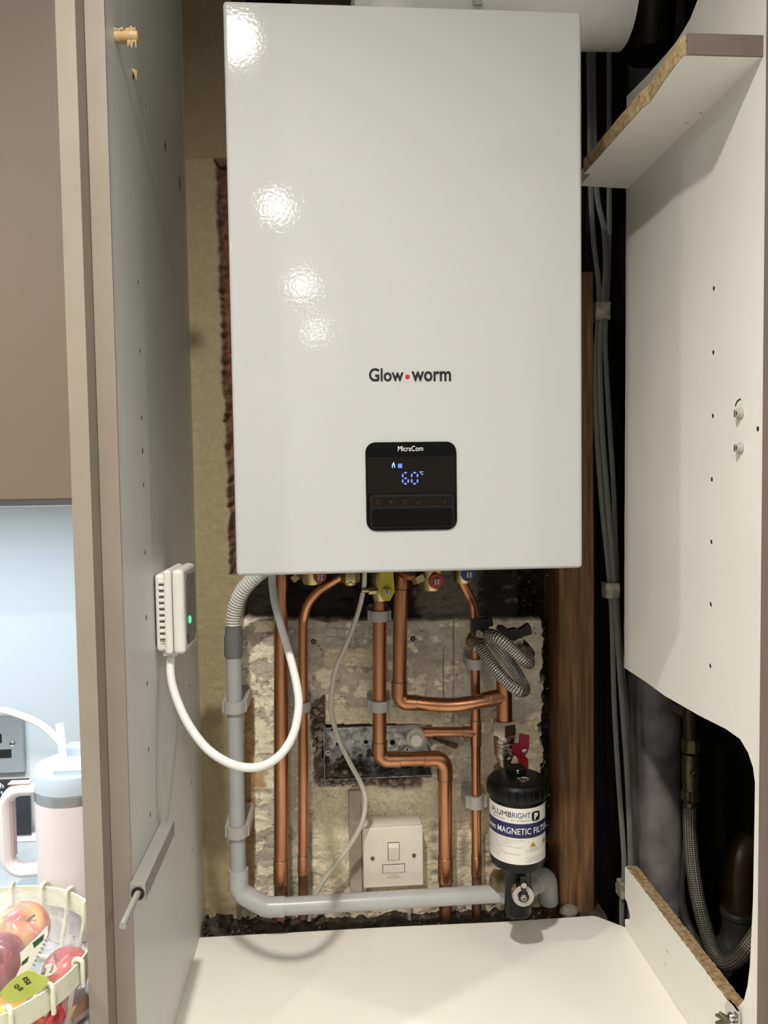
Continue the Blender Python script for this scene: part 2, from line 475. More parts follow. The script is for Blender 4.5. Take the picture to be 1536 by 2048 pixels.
# ------------------------------------------------------------------ constants of the place
XL, XR = -.30469, .35127
WALL = .34
FLOOR = -.77

# ================================================================== SETTING
def wall_project(X, Z, Y=WALL):
    dx, dy, dz = X-CAM.x, Y-CAM.y, Z-CAM.z
    w = dx*_w.x+dy*_w.y+dz*_w.z
    return 768+FPX*(dx*_r.x+dy*_r.y+dz*_r.z)/w, 1024-FPX*(dx*_u.x+dy*_u.y+dz*_u.z)/w

def wall_patch(x0, x1, z0, z1, step):
    nx, nz = int((x1-x0)/step)+1, int((z1-z0)/step)+1
    X, Z = np.meshgrid(np.linspace(x0, x1, nx), np.linspace(z0, z1, nz))
    PX, PY = wall_project(X, Z)
    N1 = fbm(X*45, Z*45, 1, 5); N2 = fbm(X*120, Z*120, 9, 4); N3 = fbm(X*16, Z*16, 21, 4); N4 = fbm(X*260, Z*260, 40, 3)
    N5 = fbm(X*30+4, Z*75, 61, 5)
    jx = (N1-.5)*40+(N2-.5)*18; jy = (N5-.5)*40+(N2-.5)*16
    def C(r, g, b): return np.array(lin((r, g, b)))
    cement, cream, plaster = C(202, 192, 174), C(238, 229, 202), C(226, 214, 184)
    dark, wood, beige, grey2 = C(40, 35, 31), C(158, 116, 74), C(164, 150, 118), C(150, 142, 128)
    col = np.zeros(X.shape+(3,)); dep = np.zeros(X.shape)
    def put(mask, c):
        nonlocal col
        col = col*(1-mask[..., None])+c*mask[..., None]
    put(np.ones_like(X), cement*1.0)
    # cement tone changes
    put(.45*sstep(.45, .7, N3), grey2*1.15)
    # flaking cream paint
    zone = np.maximum.reduce([
        .78*sstep(560, 540, PX+jx*.3)*sstep(1235, 1250, PY),
        .62*sstep(1330, 1350, PY+jy)*sstep(1450, 1435, PY)*sstep(800, 740, PX),
        .42*sstep(1300, 1330, PY+jy)*sstep(1450, 1435, PY)*sstep(790, 830, PX)*sstep(930, 915, PX),
        .20*sstep(1240, 1260, PY), .30*sstep(1240, 1250, PY)*sstep(1275, 1262, PY+jy*.4)])
    th = .635-.20*zone; NF = N1*.35+N5*.4+N2*.25
    fl2 = sstep(th-.008, th+.008, NF)*sstep(.05, .15, zone)
    put(fl2, cream*(.92+.14*N3[..., None])); dep -= .0014*fl2
    edge_ = sstep(th-.030, th-.008, NF)*(1-fl2)*sstep(.3, .5, zone); put(edge_*.35, grey2*.75)
    # broad smears of filler
    smear = sstep(1290, 1296, PY+jy*.25)*sstep(1332, 1327, PY+jy*.3)*sstep(645, 650, PX+jx*.1)*sstep(760, 754, PX+jx*.2)
    put(.75*smear, plaster); dep -= .0016*smear
    # sound plaster lower down and around the metal box
    low = np.maximum(sstep(1562, 1572, PY+jy*.35)*sstep(618, 626, PX+jx*.15), sstep(1405, 1412, PY+jy*.5)*sstep(640, 655, PX+jx*.5)*sstep(920, 880, PX+jx)*sstep(1455, 1450, PY))
    put(low*.92, plaster*(.92+.16*N3[..., None])); dep -= .003*low
    rlow = sstep(1420, 1450, PY+jy)*sstep(960, 975, PX+jx*.3)
    put(rlow*.6, C(208, 194, 166)); dep -= .002*rlow
    # brown timber lath by the waste pipe
    la = sstep(487, 489, PX+jx*.06)*sstep(511, 507, PX+jx*.1)*sstep(1385, 1400, PY+jy)*sstep(1790, 1760, PY+jy)
    put(la*(.75+.25*N1), wood*(.75+.5*fbm(X*300, Z*12, 5, 3)[..., None])); dep += .004*la
    lb = sstep(1528, 1536, PY+jy*.3)*sstep(1585, 1572, PY+jy*.6)*sstep(505, 508, PX)*sstep(538, 528, PX+jx*.5)
    put(lb*.8, C(176, 132, 84))
    # darker patches low on the wall
    put(.7*sstep(.50, .64, N1)*sstep(1690, 1790, PY)*sstep(860, 560, PX), grey2*.8)
    put(.6*sstep(.55, .66, N5)*sstep(1600, 1700, PY)*sstep(960, 990, PX), C(60, 52, 42))
    # painted board at the far left
    bd = sstep(486, 480, PX+jx*.12-np.clip((1290-PY)*.11, 0, 14))
    bd = np.where(PY < 1150, sstep(4, -4, PX+jx*.35-(434+(PY-320)*.0375+np.where(PY < 320, 40, 0))), bd)
    spots = sstep(.70, .74, N2)*sstep(1150, 1300, PY)*sstep(430, 470, PX)
    put(bd, beige*(.94+.1*N3[..., None])); put(bd*sstep(326, 318, PY+jy*.2), C(150, 134, 104)); put(.5*bd*spots, C(120, 100, 70))
    dep = dep*(1-bd)-.006*bd
    # broken edge up the side: exposed brick-brown core
    eg = (1-bd)*(PY < 1175)*sstep(488, 484, PX)
    put(eg, C(120, 82, 54)*(.35+1.2*N2[..., None])); dep += eg*(.012+.012*(N1-.5)+.01*N2)
    # dark recess right below the boiler
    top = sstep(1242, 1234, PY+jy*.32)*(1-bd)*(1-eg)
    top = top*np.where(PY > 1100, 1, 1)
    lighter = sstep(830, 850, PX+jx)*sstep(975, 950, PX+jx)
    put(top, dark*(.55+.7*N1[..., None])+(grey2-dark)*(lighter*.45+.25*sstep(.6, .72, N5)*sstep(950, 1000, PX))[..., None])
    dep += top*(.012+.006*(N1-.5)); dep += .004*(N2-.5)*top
    # black crumbling edge at the right
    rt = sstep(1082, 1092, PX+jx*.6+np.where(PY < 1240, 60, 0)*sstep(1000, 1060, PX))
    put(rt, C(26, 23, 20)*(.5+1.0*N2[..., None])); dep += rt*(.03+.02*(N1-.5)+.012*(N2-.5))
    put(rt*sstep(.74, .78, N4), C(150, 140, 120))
    # recess of the metal box and its broken surround
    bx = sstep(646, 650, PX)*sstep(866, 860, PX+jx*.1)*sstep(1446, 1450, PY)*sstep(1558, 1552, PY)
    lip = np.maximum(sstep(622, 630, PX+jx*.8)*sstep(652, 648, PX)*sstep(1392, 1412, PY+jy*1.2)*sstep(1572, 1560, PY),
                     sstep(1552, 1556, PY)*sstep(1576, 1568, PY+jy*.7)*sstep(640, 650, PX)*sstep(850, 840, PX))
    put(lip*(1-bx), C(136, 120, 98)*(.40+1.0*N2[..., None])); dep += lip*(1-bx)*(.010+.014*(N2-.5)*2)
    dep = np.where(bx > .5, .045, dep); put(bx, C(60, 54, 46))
    # scored lines
    for gx in (887, 907):
        g = np.exp(-((PX-gx)/1.1)**2)*sstep(1238, 1245, PY)*sstep(1455, 1448, PY)*(1-low)
        if gx == 887: g = g*sstep(1290, 1300, PY)
        put(g*.8, dark); dep += g*.002
    ck = sstep(.012, .0, np.abs(N5-.47))*sstep(1240, 1260, PY)*(1-bd)*(1-rt)*(1-bx)
    put(ck*.35, grey2*.6); dep += ck*.0015
    rough_ = (1-bd)
    col = col*(1+rough_*(N4-.5)*.35+rough_*(N2-.5)*.2)[..., None]
    # trowel ridges and hairline cracks in the plaster
    rg = fbm(X*22+9, Z*60, 77, 5); ck2 = sstep(.010, 0, np.abs(rg-.5))*rough_*(1-top)*(1-bx)*sstep(.42, .5, N3)
    put(ck2*.55, C(70, 60, 46)); dep += ck2*.0022
    dep += rough_*(rg-.5)*.006
    # contact shade painted beside the pipes and toward the foot of the wall
    for gx, gw in ((585, 9), (622, 6), (735, 8), (868, 9), (925, 10), (975, 16)):
        g = np.exp(-((PX+jx*.35-gx)/gw)**2)*sstep(1560, 1700, PY+jy*2)*sstep(.38, .62, N5)*rough_
        put(g*.6, C(92, 80, 62))
    dep += (N2-.5)*.0022+(N1-.5)*.004*(1-bd)
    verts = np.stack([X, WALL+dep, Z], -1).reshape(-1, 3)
    i = np.arange((nz-1)*nx).reshape(nz-1, nx)[:, :-1].ravel()
    faces = np.stack([i, i+1, i+nx+1, i+nx], -1)
    return verts, faces, np.clip(col, 0, 1).reshape(-1, 3)

def build_wall():
    parts = [wall_patch(XL-.0005, .292, -.05, .66, .0016), wall_patch(XL-.0005, -.14, .66, 1.62, .0022)]
    vs = []; fs = []; cs = []; o = 0
    for v, f, c in parts:
        vs.append(v); fs.append(f+o); cs.append(c); o += len(v)
    v, f, c = np.concatenate(vs), np.concatenate(fs), np.concatenate(cs)
    # plain plaster hidden behind the boiler
    v = np.concatenate([v, [[-.14, .345, .66], [.292, .345, .66], [.292, .345, 1.62], [-.14, .345, 1.62]]])
    f = np.concatenate([f, [[o, o+1, o+2, o+3]]]); c = np.concatenate([c, np.tile(lin((110, 100, 84)), (4, 1))])
    me = bpy.data.meshes.new('wall_back')
    me.from_pydata(v.tolist(), [], f.tolist()); me.update()
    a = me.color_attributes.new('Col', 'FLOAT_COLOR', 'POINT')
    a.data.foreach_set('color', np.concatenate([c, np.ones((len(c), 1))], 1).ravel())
    me.polygons.foreach_set('use_smooth', [True]*len(me.polygons))
    me.materials.append(M['wall'])
    return struct(link('wall_back', me))
wall = build_wall()

def plug(x, y, r=.0042):
    p = at(x, y, Y=WALL-.001)
    h = MB().lathe([(r, 0), (r, .0012), (r*.62, .0012), (r*.55, -.004)], (p.x, p.y+.0005, p.z), (0, -1, 0), 12).build('wall_plug', 'slot', wall)
    MB().lathe([(r*.5, 0), (r*.5, .003), (r*.2, .0036)], (p.x, p.y, p.z), (0, -1, 0), 10).build('plug_core', 'rubble', h)
plug(627, 1283); plug(826, 1277)
a, b = at(866, 1477, Y=WALL-.004), at(914, 1493, Y=WALL-.004)
MB().tube(catmull([a, a.lerp(b, .35), a.lerp(b, .8), b], 4), [.0025]*4+[.0035]*4+[.0045]*4+[.0038], 8).build('wooden_wedge', 'stud', wall)
# cracked-off filler pieces around the box
for (x, y, s_) in ((641, 1478, 11), (636, 1503, 9), (643, 1525, 10), (652, 1566, 8), (668, 1570, 9), (700, 1566, 8), (735, 1560, 7), (790, 1566, 14), (815, 1563, 12), (664, 1543, 8), (690, 1545, 9), (720, 1548, 8), (632, 1452, 8), (667, 1572, 6))+tuple((random.uniform(627, 648), random.uniform(1400, 1570), random.uniform(5, 11)) for _ in range(26))+tuple((random.uniform(655, 800), random.uniform(1560, 1572), random.uniform(4, 9)) for _ in range(16)):
    p = at(x, y, Y=WALL+.0005); r = px(s_, WALL)*.75
    bm = bmesh.new(); bmesh.ops.create_icosphere(bm, subdivisions=1, radius=r)
    for v in bm.verts: v.co = V((v.co.x*random.uniform(.7, 1.3), v.co.y*.6, v.co.z*random.uniform(.6, 1)))+p
    q = MB(); bm.verts.index_update(); q.add([v.co.copy() for v in bm.verts], [[v.index for v in f.verts] for f in bm.faces]); bm.free()
    q.build('plaster_chip', 'rubble', wall, smooth=False)

# dirty gap behind the base panel
def dirt():
    nx, ny = 330, 60
    X, Y = np.meshgrid(np.linspace(XL, .34, nx), np.linspace(.24, .38, ny))
    n = fbm(X*90, Y*90, 3, 5); n2 = fbm(X*25, Y*25, 8, 4)
    Z = -.022+.016*n2+.014*(n-.5)+.03*sstep(-.20, -.30, X)*sstep(.27, .34, Y)*n2*1.4
    Z = np.where(Y < .279, -.03, Z)
    i = np.arange((ny-1)*nx).reshape(ny-1, nx)[:, :-1].ravel()
    me = bpy.data.meshes.new('rubble_dust')
    me.from_pydata(np.stack([X, Y, Z], -1).reshape(-1, 3).tolist(), [], np.stack([i, i+1, i+nx+1, i+nx], -1).tolist()); me.update()
    me.polygons.foreach_set('use_smooth', [True]*len(me.polygons)); me.materials.append(M['dust'])
    o = link('rubble_dust', me); o['kind'] = 'stuff'
    tag(o, 'dark dust and rubble in the gap behind the white base panel', 'rubble')
dirt()
def chips(name, label, cat, n, f, m, s0, s1, parent=None):
    mb = MB()
    for k in range(n):
        p = V(f()); r = random.uniform(s0, s1)
        bm = bmesh.new(); bmesh.ops.create_icosphere(bm, subdivisions=1, radius=r)
        q = Matrix.Rotation(random.uniform(0, 6), 3, 'Z')@Matrix.Rotation(random.uniform(0, 6), 3, 'X')
        for v in bm.verts: v.co = q@V((v.co.x*random.uniform(.6, 1.5), v.co.y*random.uniform(.5, 1), v.co.z*random.uniform(.4, .8)))+p
        bm.verts.index_update(); mb.add([v.co.copy() for v in bm.verts], [[v.index for v in g.verts] for g in bm.faces]); bm.free()
    o = mb.build(name, m, parent, smooth=False); o['kind'] = 'stuff'
    if not parent: tag(o, label, cat)
    return o
chips('rubble_crumbs', 'pale plaster crumbs scattered in the dark gap behind base panel', 'rubble', 150, lambda: (random.uniform(XL+.01, .30), random.uniform(.286, .336), random.uniform(-.018, -.006)), 'rubble', .0008, .0034)
chips('rubble_crumbs', 'brown wood and plaster bits heaped in the back left corner', 'rubble', 60, lambda: (XL+.004+random.random()**2*.09, random.uniform(.288, .336), random.uniform(-.012, .010)), 'void_brown', .0015, .005)

# the dark void to the right, the kitchen around
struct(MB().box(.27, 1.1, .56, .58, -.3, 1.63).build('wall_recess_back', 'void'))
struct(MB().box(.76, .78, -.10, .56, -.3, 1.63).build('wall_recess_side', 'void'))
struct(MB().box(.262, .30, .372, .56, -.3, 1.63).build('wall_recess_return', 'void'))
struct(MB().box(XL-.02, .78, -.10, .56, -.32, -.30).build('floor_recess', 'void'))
struct(MB().box(-2.2, -.3425, .34, .36, FLOOR, CEIL).build('wall_kitchen', 'wall_paint'))
struct(MB().box(-2.22, 1.92, -7.2, .4, FLOOR-.02, FLOOR).build('floor', 'room_floor'))
struct(MB().box(-2.22, 1.92, -7.2, .6, CEIL, CEIL+.02).build('ceiling', 'room_paint'))
sw = thing('tall_cabinet', (1.1, .2, FLOOR), 'taupe tall cabinet beside the cupboard, at the right edge', 'cabinet')
MB().box(.3712, 1.9, -.128, -.108, FLOOR, CEIL).build('door', 'taupe_edge', sw)

# downlights in the kitchen ceiling (seen as reflections in the boiler)
for i, (lx, ly, le, la) in enumerate(DOWNLIGHTS_AND_FILL[:5]):
    d = MB().lathe([(.034, 0), (.034, .006), (.045, .006), (.046, .002), (.044, 0)], (lx, ly, CEIL), (0, 0, -1), 24).build('ceiling_light', 'steel')
    tag(d, 'round steel ceiling downlight mirrored '+('at the top left corner of the boiler', 'as second highest highlight on the boiler', 'as third highest highlight on the boiler', 'as fourth highest highlight on the boiler', 'as lowest faint highlight on the boiler')[i], 'light', 'kitchen downlights')

# ================================================================== CUPBOARD
cup = thing('cupboard', (0, .1, 0), 'open white cupboard with bare side panels around the boiler', 'cupboard')
YZ = dict(u=(0, 1, 0), v=(0, 0, 1), w=(1, 0, 0))
def hole_cups(pts, X, r, sx, name='pin_hole'):
    for p in pts:
        q = at(p[0], p[1], X=X); rr = (p[2] if len(p) > 2 else r)*1.02
        MB().lathe([(rr, 0), (rr*.98, .004), (0, .004)], (X+sx*.0008, q.y, q.z), (sx, 0, 0), 14).build(name, 'slot', cup)
def holes_x(pts, X, r):
    out = []
    for p in pts:
        q = at(p[0], p[1], X=X); out.append(circ(q.y, q.z, p[2] if len(p) > 2 else r))
    return out
left_holes = [(294, 212), (277, 565), (281, 702), (284, 836), (286, 902, .004), (288, 970), (291, 1105), (293, 1235), (295, 1367), (298, 1499), (301, 1630), (380, 1370), (383, 1567), (385, 1700)]
outer = [(-.075, -.06), (.2985, -.06), (.2985, 1.443), (-.075, 1.443)]
MB().prism(outer, holes_x(left_holes, XL, .0034), (XL, 0, 0), YZ['u'], YZ['v'], (-1, 0, 0), .0185).build('side_panel', 'melamine_shaded', cup, smooth=False)
hole_cups(left_holes, XL, .0034, -1)
MB().box(XL-.0187, XL+.0004, -.0775, -.0752, -.06, 1.443).build('edge_band', 'cashmere', cup)
MB().box(XL-.0185, XL-.0008, .3030, WALL, -.06, 1.443).build('filler_strip', 'melamine_shaded', cup)
# tears in the left panel
for (x, y, h) in ((330, 292, 10), (359, 365, 16), (266, 152, 7)):
    p = at(x, y, X=XL); hh = px(h, p.y)
    MB().prism([(0, hh), (.0022, hh*.3), (.0028, -.2*hh), (.0006, -hh), (-.0018, -.3*hh), (-.0022, .3*hh)], [], (XL, p.y, p.z), YZ['u'], YZ['v'], YZ['w'], .0006).build('torn_hole', 'void_brown', cup)
p = at(266, 146, X=XL)
MB().tube([(XL-.003, p.y, p.z+.006), (XL+.003, p.y-.001, p.z), (XL+.004, p.y-.002, p.z-.009)], [.0012, .0028, .0004], 7).build('wood_splinter', 'oak', cup)

# right panel with its cut-outs
PR = [at(x, y, X=XR) for x, y in ((1248, 1335), (1296, 1367), (1330, 1392), (1400, 1432), (1452, 1458), (1480, 1478), (1496, 1505), (1506, 1535), (1510, 1565), (1509, 1640), (1506, 1800), (1500, 1930), (1495, 1972), (1488, 2000), (1476, 2014), (1462, 2016))]
UP = [at(x, y, X=XR) for x, y in ((1253, 193), (1295, 150), (1335, 105), (1352, 84), (1366, 62), (1380, 38), (1388, 18), (1395, 0))]
YF = -.108
outer = [(YF, -.06), (-.052, -.06), (-.052, PR[-1].z)]
outer += [(p.y, p.z) for p in reversed(PR)]
# slightly ragged sawn back edge
zb_, zt_ = PR[0].z, UP[0].z
for k in range(1, 40):
    t = k/40; outer.append((PR[0].y+(UP[0].y-PR[0].y)*t+random.uniform(-.0008, .0008), zb_+(zt_-zb_)*t))
outer += [(p.y, p.z) for p in UP]+[(.03, 1.62), (YF, 1.62)]
right_holes = [(1427, 577), (1426, 705), (1425, 832), (1423, 959), (1422, 1084), (1421, 1209), (1420, 1332), (1515, 858), (1314, 1247, .0014)]
MB().prism(outer, holes_x(right_holes, XR, .0030), (XR, 0, 0), YZ['u'], YZ['v'], (1, 0, 0), .018).build('side_panel', 'melamine', cup, smooth=False)
hole_cups(right_holes, XR, .0030, 1)
MB().box(XR-.0004, XR+.0186, YF-.0025, YF-.0002, -.06, 1.62).build('edge_band', 'taupe_edge', cup)
for (x, y) in ((1482, 827), (1482, 896)):
    p = at(x, y, X=XR)
    pl = MB().lathe([(.0062, 0), (.0062, .0015), (.0048, .003), (.0045, .0055), (.0028, .006), (.0026, .002)], p, (-1, 0, 0), 16).build('fixing_stud', 'clip', cup)
    MB().box(p.x-.0075, p.x-.005, p.y-.0012, p.y+.0012, p.z-.004, p.z+.004).build('screw', 'chrome', pl)
c0 = [at(x, y, X=XR-.0004) for x, y in ((1471, 812), (1473, 805), (1476, 801), (1481, 798))]
MB().tube(catmull(c0, 4), .0007, 6).build('pen_mark', 'print_black', cup)
# base panel
MB().prism([(XL, -.076), (XR, -.088), (XR, .2445), (.318, .276), (.312, .2785), (.16, .2765), (.0, .280), (XL, .2815)], [], (0, 0, -.018), (1, 0, 0), (0, 1, 0), (0, 0, 1), .018).build('base_panel', 'melamine', cup, smooth=False)
# top panel
MB().box(XL, .30, .0, WALL, 1.443, 1.461).build('top_panel', 'melamine', cup)
# upper shelf with the sawn diagonal
ZS = 1.1208
edge = [at(x, y, Z=ZS) for x, y in ((1168, 348), (1195, 318), (1222, 287), (1250, 255), (1270, 233), (1285, 217), (1300, 205), (1318, 178), (1332, 158), (1345, 140), (1358, 122), (1366, 113), (1377, 108))]
for e in edge: e.y = max(e.y, -.1003)
bk = at(1168, 372, Z=ZS)
pts = [(bk.x-.006, edge[0].y), (bk.x-.006, bk.y)]+[(XR, .2395), (XR, -.1005)]
pts += [(e.x, e.y) for e in reversed(edge)]
MB().prism(pts, [circ(q.x, q.y, .0022) for q in [at(x, y, Z=ZS) for x, y in ((1402, 226), (1374, 246), (1253, 364))]], (0, 0, ZS+.0202), (1, 0, 0), (0, 1, 0), (0, 0, -1), .0202).build('shelf', 'melamine', cup, smooth=False)
sh_edge = MB()
E2 = [V((e.x, e.y, 0)) for e in edge]
o_ = []
for i in range(len(E2)-1):
    for k in range(6):
        o_.append(E2[i].lerp(E2[i+1], k/6))
o_.append(E2[-1])
vs, fs = [], []
rows = 7
for i, e in enumerate(o_):
    for j in range(rows):
        z = ZS+.0004+.0194*j/(rows-1)
        q = random.uniform(0, .0026) if 0 < j < rows-1 else random.uniform(0, .001)
        vs.append((e.x-q*.8-.0004, e.y-q*.5-.0004, z))
for i in range(len(o_)-1):
    for j in range(rows-1): fs.append((i*rows+j, (i+1)*rows+j, (i+1)*rows+j+1, i*rows+j+1))
MB().add(vs, fs).build('sawn_edge', 'chip_pale', cup)
MB().box(edge[-1].x-.0012, XR, -.1028, -.1006, ZS-.0002, ZS+.0206).build('shelf_edge_band', 'taupe_edge', cup)
# low chipboard rail on the right
bz = at(1250, 1735, X=XR).z+.003; bf = at(1476, 1992, X=XR)
rail = [(.2455, .0008), (bf.y, .0008), (bf.y, bz), (-.02, bz), (.10, bz), (.243, bz), (.2455, bz-.003)]
n0 = at(1250, 1796, X=XR).z; n1 = at(1250, 1843, X=XR).z
rail += [(.2455, n0), (.238, n0-.002), (.228, (n0*.65+n1*.35)), (.226, (n0+n1)/2), (.229, n0*.2+n1*.8), (.236, n1), (.2455, n1+.004)]
rh = [circ(q.y, q.z, .0024) for q in [at(x, y, X=XR) for x, y in ((1281, 1815), (1335, 1904), (1331, 1929))]]
hole_cups([(1281, 1815), (1335, 1904), (1331, 1929)], XR, .0024, 1)
rl = MB().prism(rail, rh, (XR-.0004, 0, 0), YZ['u'], YZ['v'], (1, 0, 0), .0178).build('low_rail', 'melamine', cup, smooth=False)
vs, fs = [], []
n = 80
for i in range(n):
    y = bf.y+(.243-bf.y)*i/(n-1)
    for j in range(6):
        x = XR+.0002+.0172*j/5
        vs.append((x+(random.uniform(-.0008, .0006) if j in (0, 5) else 0), y, bz+.0003+random.uniform(0, .0012)))
for i in range(n-1):
    for j in range(5): fs.append((i*6+j, i*6+j+1, (i+1)*6+j+1, (i+1)*6+j))
MB().add(vs, fs).build('raw_edge', 'chip', rl)
# dark end block behind the bracket
p = at(1478, 1998, X=XR)
MB().bbox(XR+.001, XR+.05, p.y-.018, p.y-.001, bz-.03, bz-.002, .002).build('rail_block', 'void_brown', cup)

# hinge bracket at the bottom right
p = at(1462, 2030, X=XR-.004)
hb = thing('hinge_bracket', p, 'rusty metal hinge bracket screwed to low rail, bottom right corner', 'bracket')
pts = [at(x, y, X=XR-.003) for x, y in ((1454, 2006), (1460, 2000), (1470, 2010), (1479, 2022), (1481, 2035), (1481, 2075), (1455, 2075))]
MB().prism([(q.y, q.z) for q in pts], [], (XR-.003, 0, 0), YZ['u'], YZ['v'], (-1, 0, 0), .0025).build('plate', 'chrome', hb)
q = at(1463, 2033, X=XR-.007)
MB().lathe([(.0045, 0), (.0045, .002), (.003, .0035), (.0008, .004)], q, (-1, -.3, 0), 14).build('screw', 'chrome', hb)
arm = MB()
for (x, y) in ((1432, 2030), (1431, 2047), (1440, 2026)):
    a = at(x, y, X=XR-.022); arm.tube([a, at(1458, 2040, X=XR-.008)], [.0018, .0035], 8)
arm.build('hinge_arm', 'brass_old', hb)

# left end panel, wall cabinet
ep = tag(MB().box(-.3420, -.3238, -.104, WALL, FLOOR, CEIL-.001).build('end_panel', 'cashmere'), 'tall beige end panel left of the open cupboard', 'panel')
wc = thing('wall_cabinet', (-.66, .15, .683), 'taupe wall cabinet at the far left above the lit counter', 'cabinet')
MB().box(-.98, -.3425, .018, WALL, .683, CEIL-.001).build('carcass', 'cashmere', wc)
MB().bbox(-.978, -.3440, -.002, .0165, .6835, CEIL-.004, .0012, 2).build('door', 'taupe', wc)
tag(MB().bbox(-.86, -.38, .04, .062, .674, .683, .001, 1).build('light_strip', 'steel'), 'slim lamp strip under the taupe wall cabinet', 'lamp')

# wood dowel in left panel
o0 = at(231, 75, X=XL); tip = at(276, 74, Y=o0.y)
dw = thing('dowel', o0, 'broken wooden dowel sticking out near the top of left panel', 'dowel')
ax = (tip-o0).normalized(); ln = (tip-o0).length
MB().lathe([(.0058, 0), (.0058, ln*.9), (.0050, ln), (.003, ln+.0008), (0, ln+.0008)], o0, ax, 18).build('pin', 'oak', dw)
sp = MB()
for k in range(22):
    b0 = o0.lerp(tip, random.uniform(.05, .85))+V((0, random.uniform(-.004, .002), .005))
    sp.tube([b0, b0+V((random.uniform(-.004, .004), random.uniform(-.002, .001), random.uniform(.001, .0042)))], [.0022, .0007], 5)
for k in range(7):
    b0 = o0.lerp(tip, random.uniform(.5, .95))+V((0, -.003, -.005))
    sp.tube([b0, b0+V((random.uniform(-.003, .003), -.001, random.uniform(-.009, -.004)))], [.0012, .0003], 5)
sp.build('splinters', 'oak', dw)

# damper
D0 = at(258, 1768, X=XL); D1 = at(322, 1685, X=XL)
dm = thing('door_damper', (XL, D0.y, D0.z), 'grey plastic push damper with round plunger low on left panel', 'damper')
zt = .2905
MB().bbox(XL+.0002, XL+.0165, D0.y, .055, zt-.019, zt-.0005, .0015, 2).build('housing', 'damper', dm)
MB().lathe([(.0068, 0), (.0068, .0006), (.0048, .0006), (.0046, -.006)], (XL+.0085, D0.y-.0002, zt-.0105), (0, -1, 0), 20).build('socket', 'slot', dm)
tipd = at(256, 1834, Y=D0.y-.055)
MB().tube([(XL+.0085, D0.y+.01, zt-.0105), (XL+.0085, D0.y-.055, zt-.0105)], .0034, 14).build('plunger', 'damper', dm)

# ================================================================== BOILER
BZ0, BZ1 = .5926, 1.2235
bo = thing('boiler', (0, .15, BZ0), 'white glossy wall-mounted gas boiler with small black control panel', 'boiler')
MB().bbox(-.2, .2, 0, .055, BZ0, BZ1, .0045, 4).build('front_cover', 'boiler', bo)
MB().bbox(-.1985, .1985, .0552, .315, BZ0+.012, BZ1-.001, .003, 2).build('casing', 'boiler', bo)
MB().box(-.19, .19, .06, .31, BZ0+.006, BZ0+.0118).build('underside', 'boiler_dark', bo)
MB().box(-.12, .12, .3155, WALL-.002, .95, 1.10).build('wall_bracket', 'steel', bo)
lt = MB(); yl = -.0004
text_fit(lt, 'Glow', front_map(738, 807, 736, 763, yl), .022); text_fit(lt, 'worm', front_map(823, 902, 742, 763, yl), .022)
lt.build('lettering', 'print_black', bo, smooth=False)
p = at(815, 753.5, Y=yl)
MB().lathe([(px(4.6, 0), 0), (px(4.6, 0), .0003)], (p.x, -.0001, p.z), (0, -1, 0), 20).build('logo_dot', 'print_red', bo)
# control panel
A, B = at(733, 1062, Y=0), at(912, 883, Y=0)
def fr(x0, x1, y0, y1, r, Y0, t, m, name, par):
    a_, b_ = at(x0, y1, Y=0), at(x1, y0, Y=0)
    return MB().prism(rrect(a_.x, b_.x, a_.z, b_.z, r), [], (0, Y0, 0), (1, 0, 0), (0, 0, 1), (0, -1, 0), t).build(name, m, par)
cp = fr(733, 912, 883, 1062, px(20, 0), .0005, .0020, 'black_gloss', 'control_panel', bo)
fr(735.5, 909.5, 912.5, 988, .0006, -.0014, .0004, 'screen', 'screen', cp)
fl = fr(741, 907, 987, 1057, .004, -.0014, .0012, 'black_satin', 'flap', cp)
fr(744, 904, 992, 1013, .0008, -.0026, .0003, 'screen', 'button_strip', cp)
fr(744, 904, 1015, 1054, .003, -.0026, .0008, 'black_gloss', 'flap_cover', cp)
Y2 = -.0022
text_fit(MB(), 'MicraCom', front_map(796, 846, 891.5, 902.5, Y2), .0).build('lettering', 'print_white', cp, smooth=False)
Yd = -.0021
def seg_digit(x0, x1, y0, y1, segs, name):
    mb = MB(); w = 3.1; ym = (y0+y1)/2
    def h(y): poly_front(mb, [(x0+2.4, y), (x0+4, y-w/2), (x1-4, y-w/2), (x1-2.4, y), (x1-4, y+w/2), (x0+4, y+w/2)], Yd, .0004)
    def v(x, a, b): poly_front(mb, [(x, a+1.6), (x+w/2, a+3.4), (x+w/2, b-3.4), (x, b-1.6), (x-w/2, b-3.4), (x-w/2, a+3.4)], Yd, .0004)
    if 'a' in segs: h(y0)
    if 'g' in segs: h(ym)
    if 'd' in segs: h(y1)
    if 'f' in segs: v(x0, y0, ym)
    if 'b' in segs: v(x1, y0, ym)
    if 'e' in segs: v(x0, ym, y1)
    if 'c' in segs: v(x1, ym, y1)
    mb.build(name, 'led_blue', cp, smooth=False)
seg_digit(805.5, 816.5, 945.5, 967.5, 'afgedc', 'digit')
seg_digit(823.5, 835, 945.5, 967.5, 'abcdef', 'digit')
text_fit(MB(), '°C', front_map(839, 846.5, 942.5, 949.5, Yd), .005).build('degree_mark', 'led_white', cp, smooth=False)
fmb = MB()
for o2, i2 in (([(787, 923.5), (789, 928), (790.3, 932), (789.5, 935.5), (788.2, 936.3), (788.7, 933), (787, 928.5), (785.4, 933), (785.8, 936.3), (784.4, 935.5), (783.8, 932), (785.2, 928)], 0),):
    poly_front(fmb, o2, Yd, .0004)
fmb.build('flame_symbol', 'led_white', cp, smooth=False)
rmb = MB()
for k in range(4): poly_front(rmb, [(796+k*2.2, 927.5), (797.7+k*2.2, 927.5), (797.7+k*2.2, 936), (796+k*2.2, 936)], Yd, .0004)
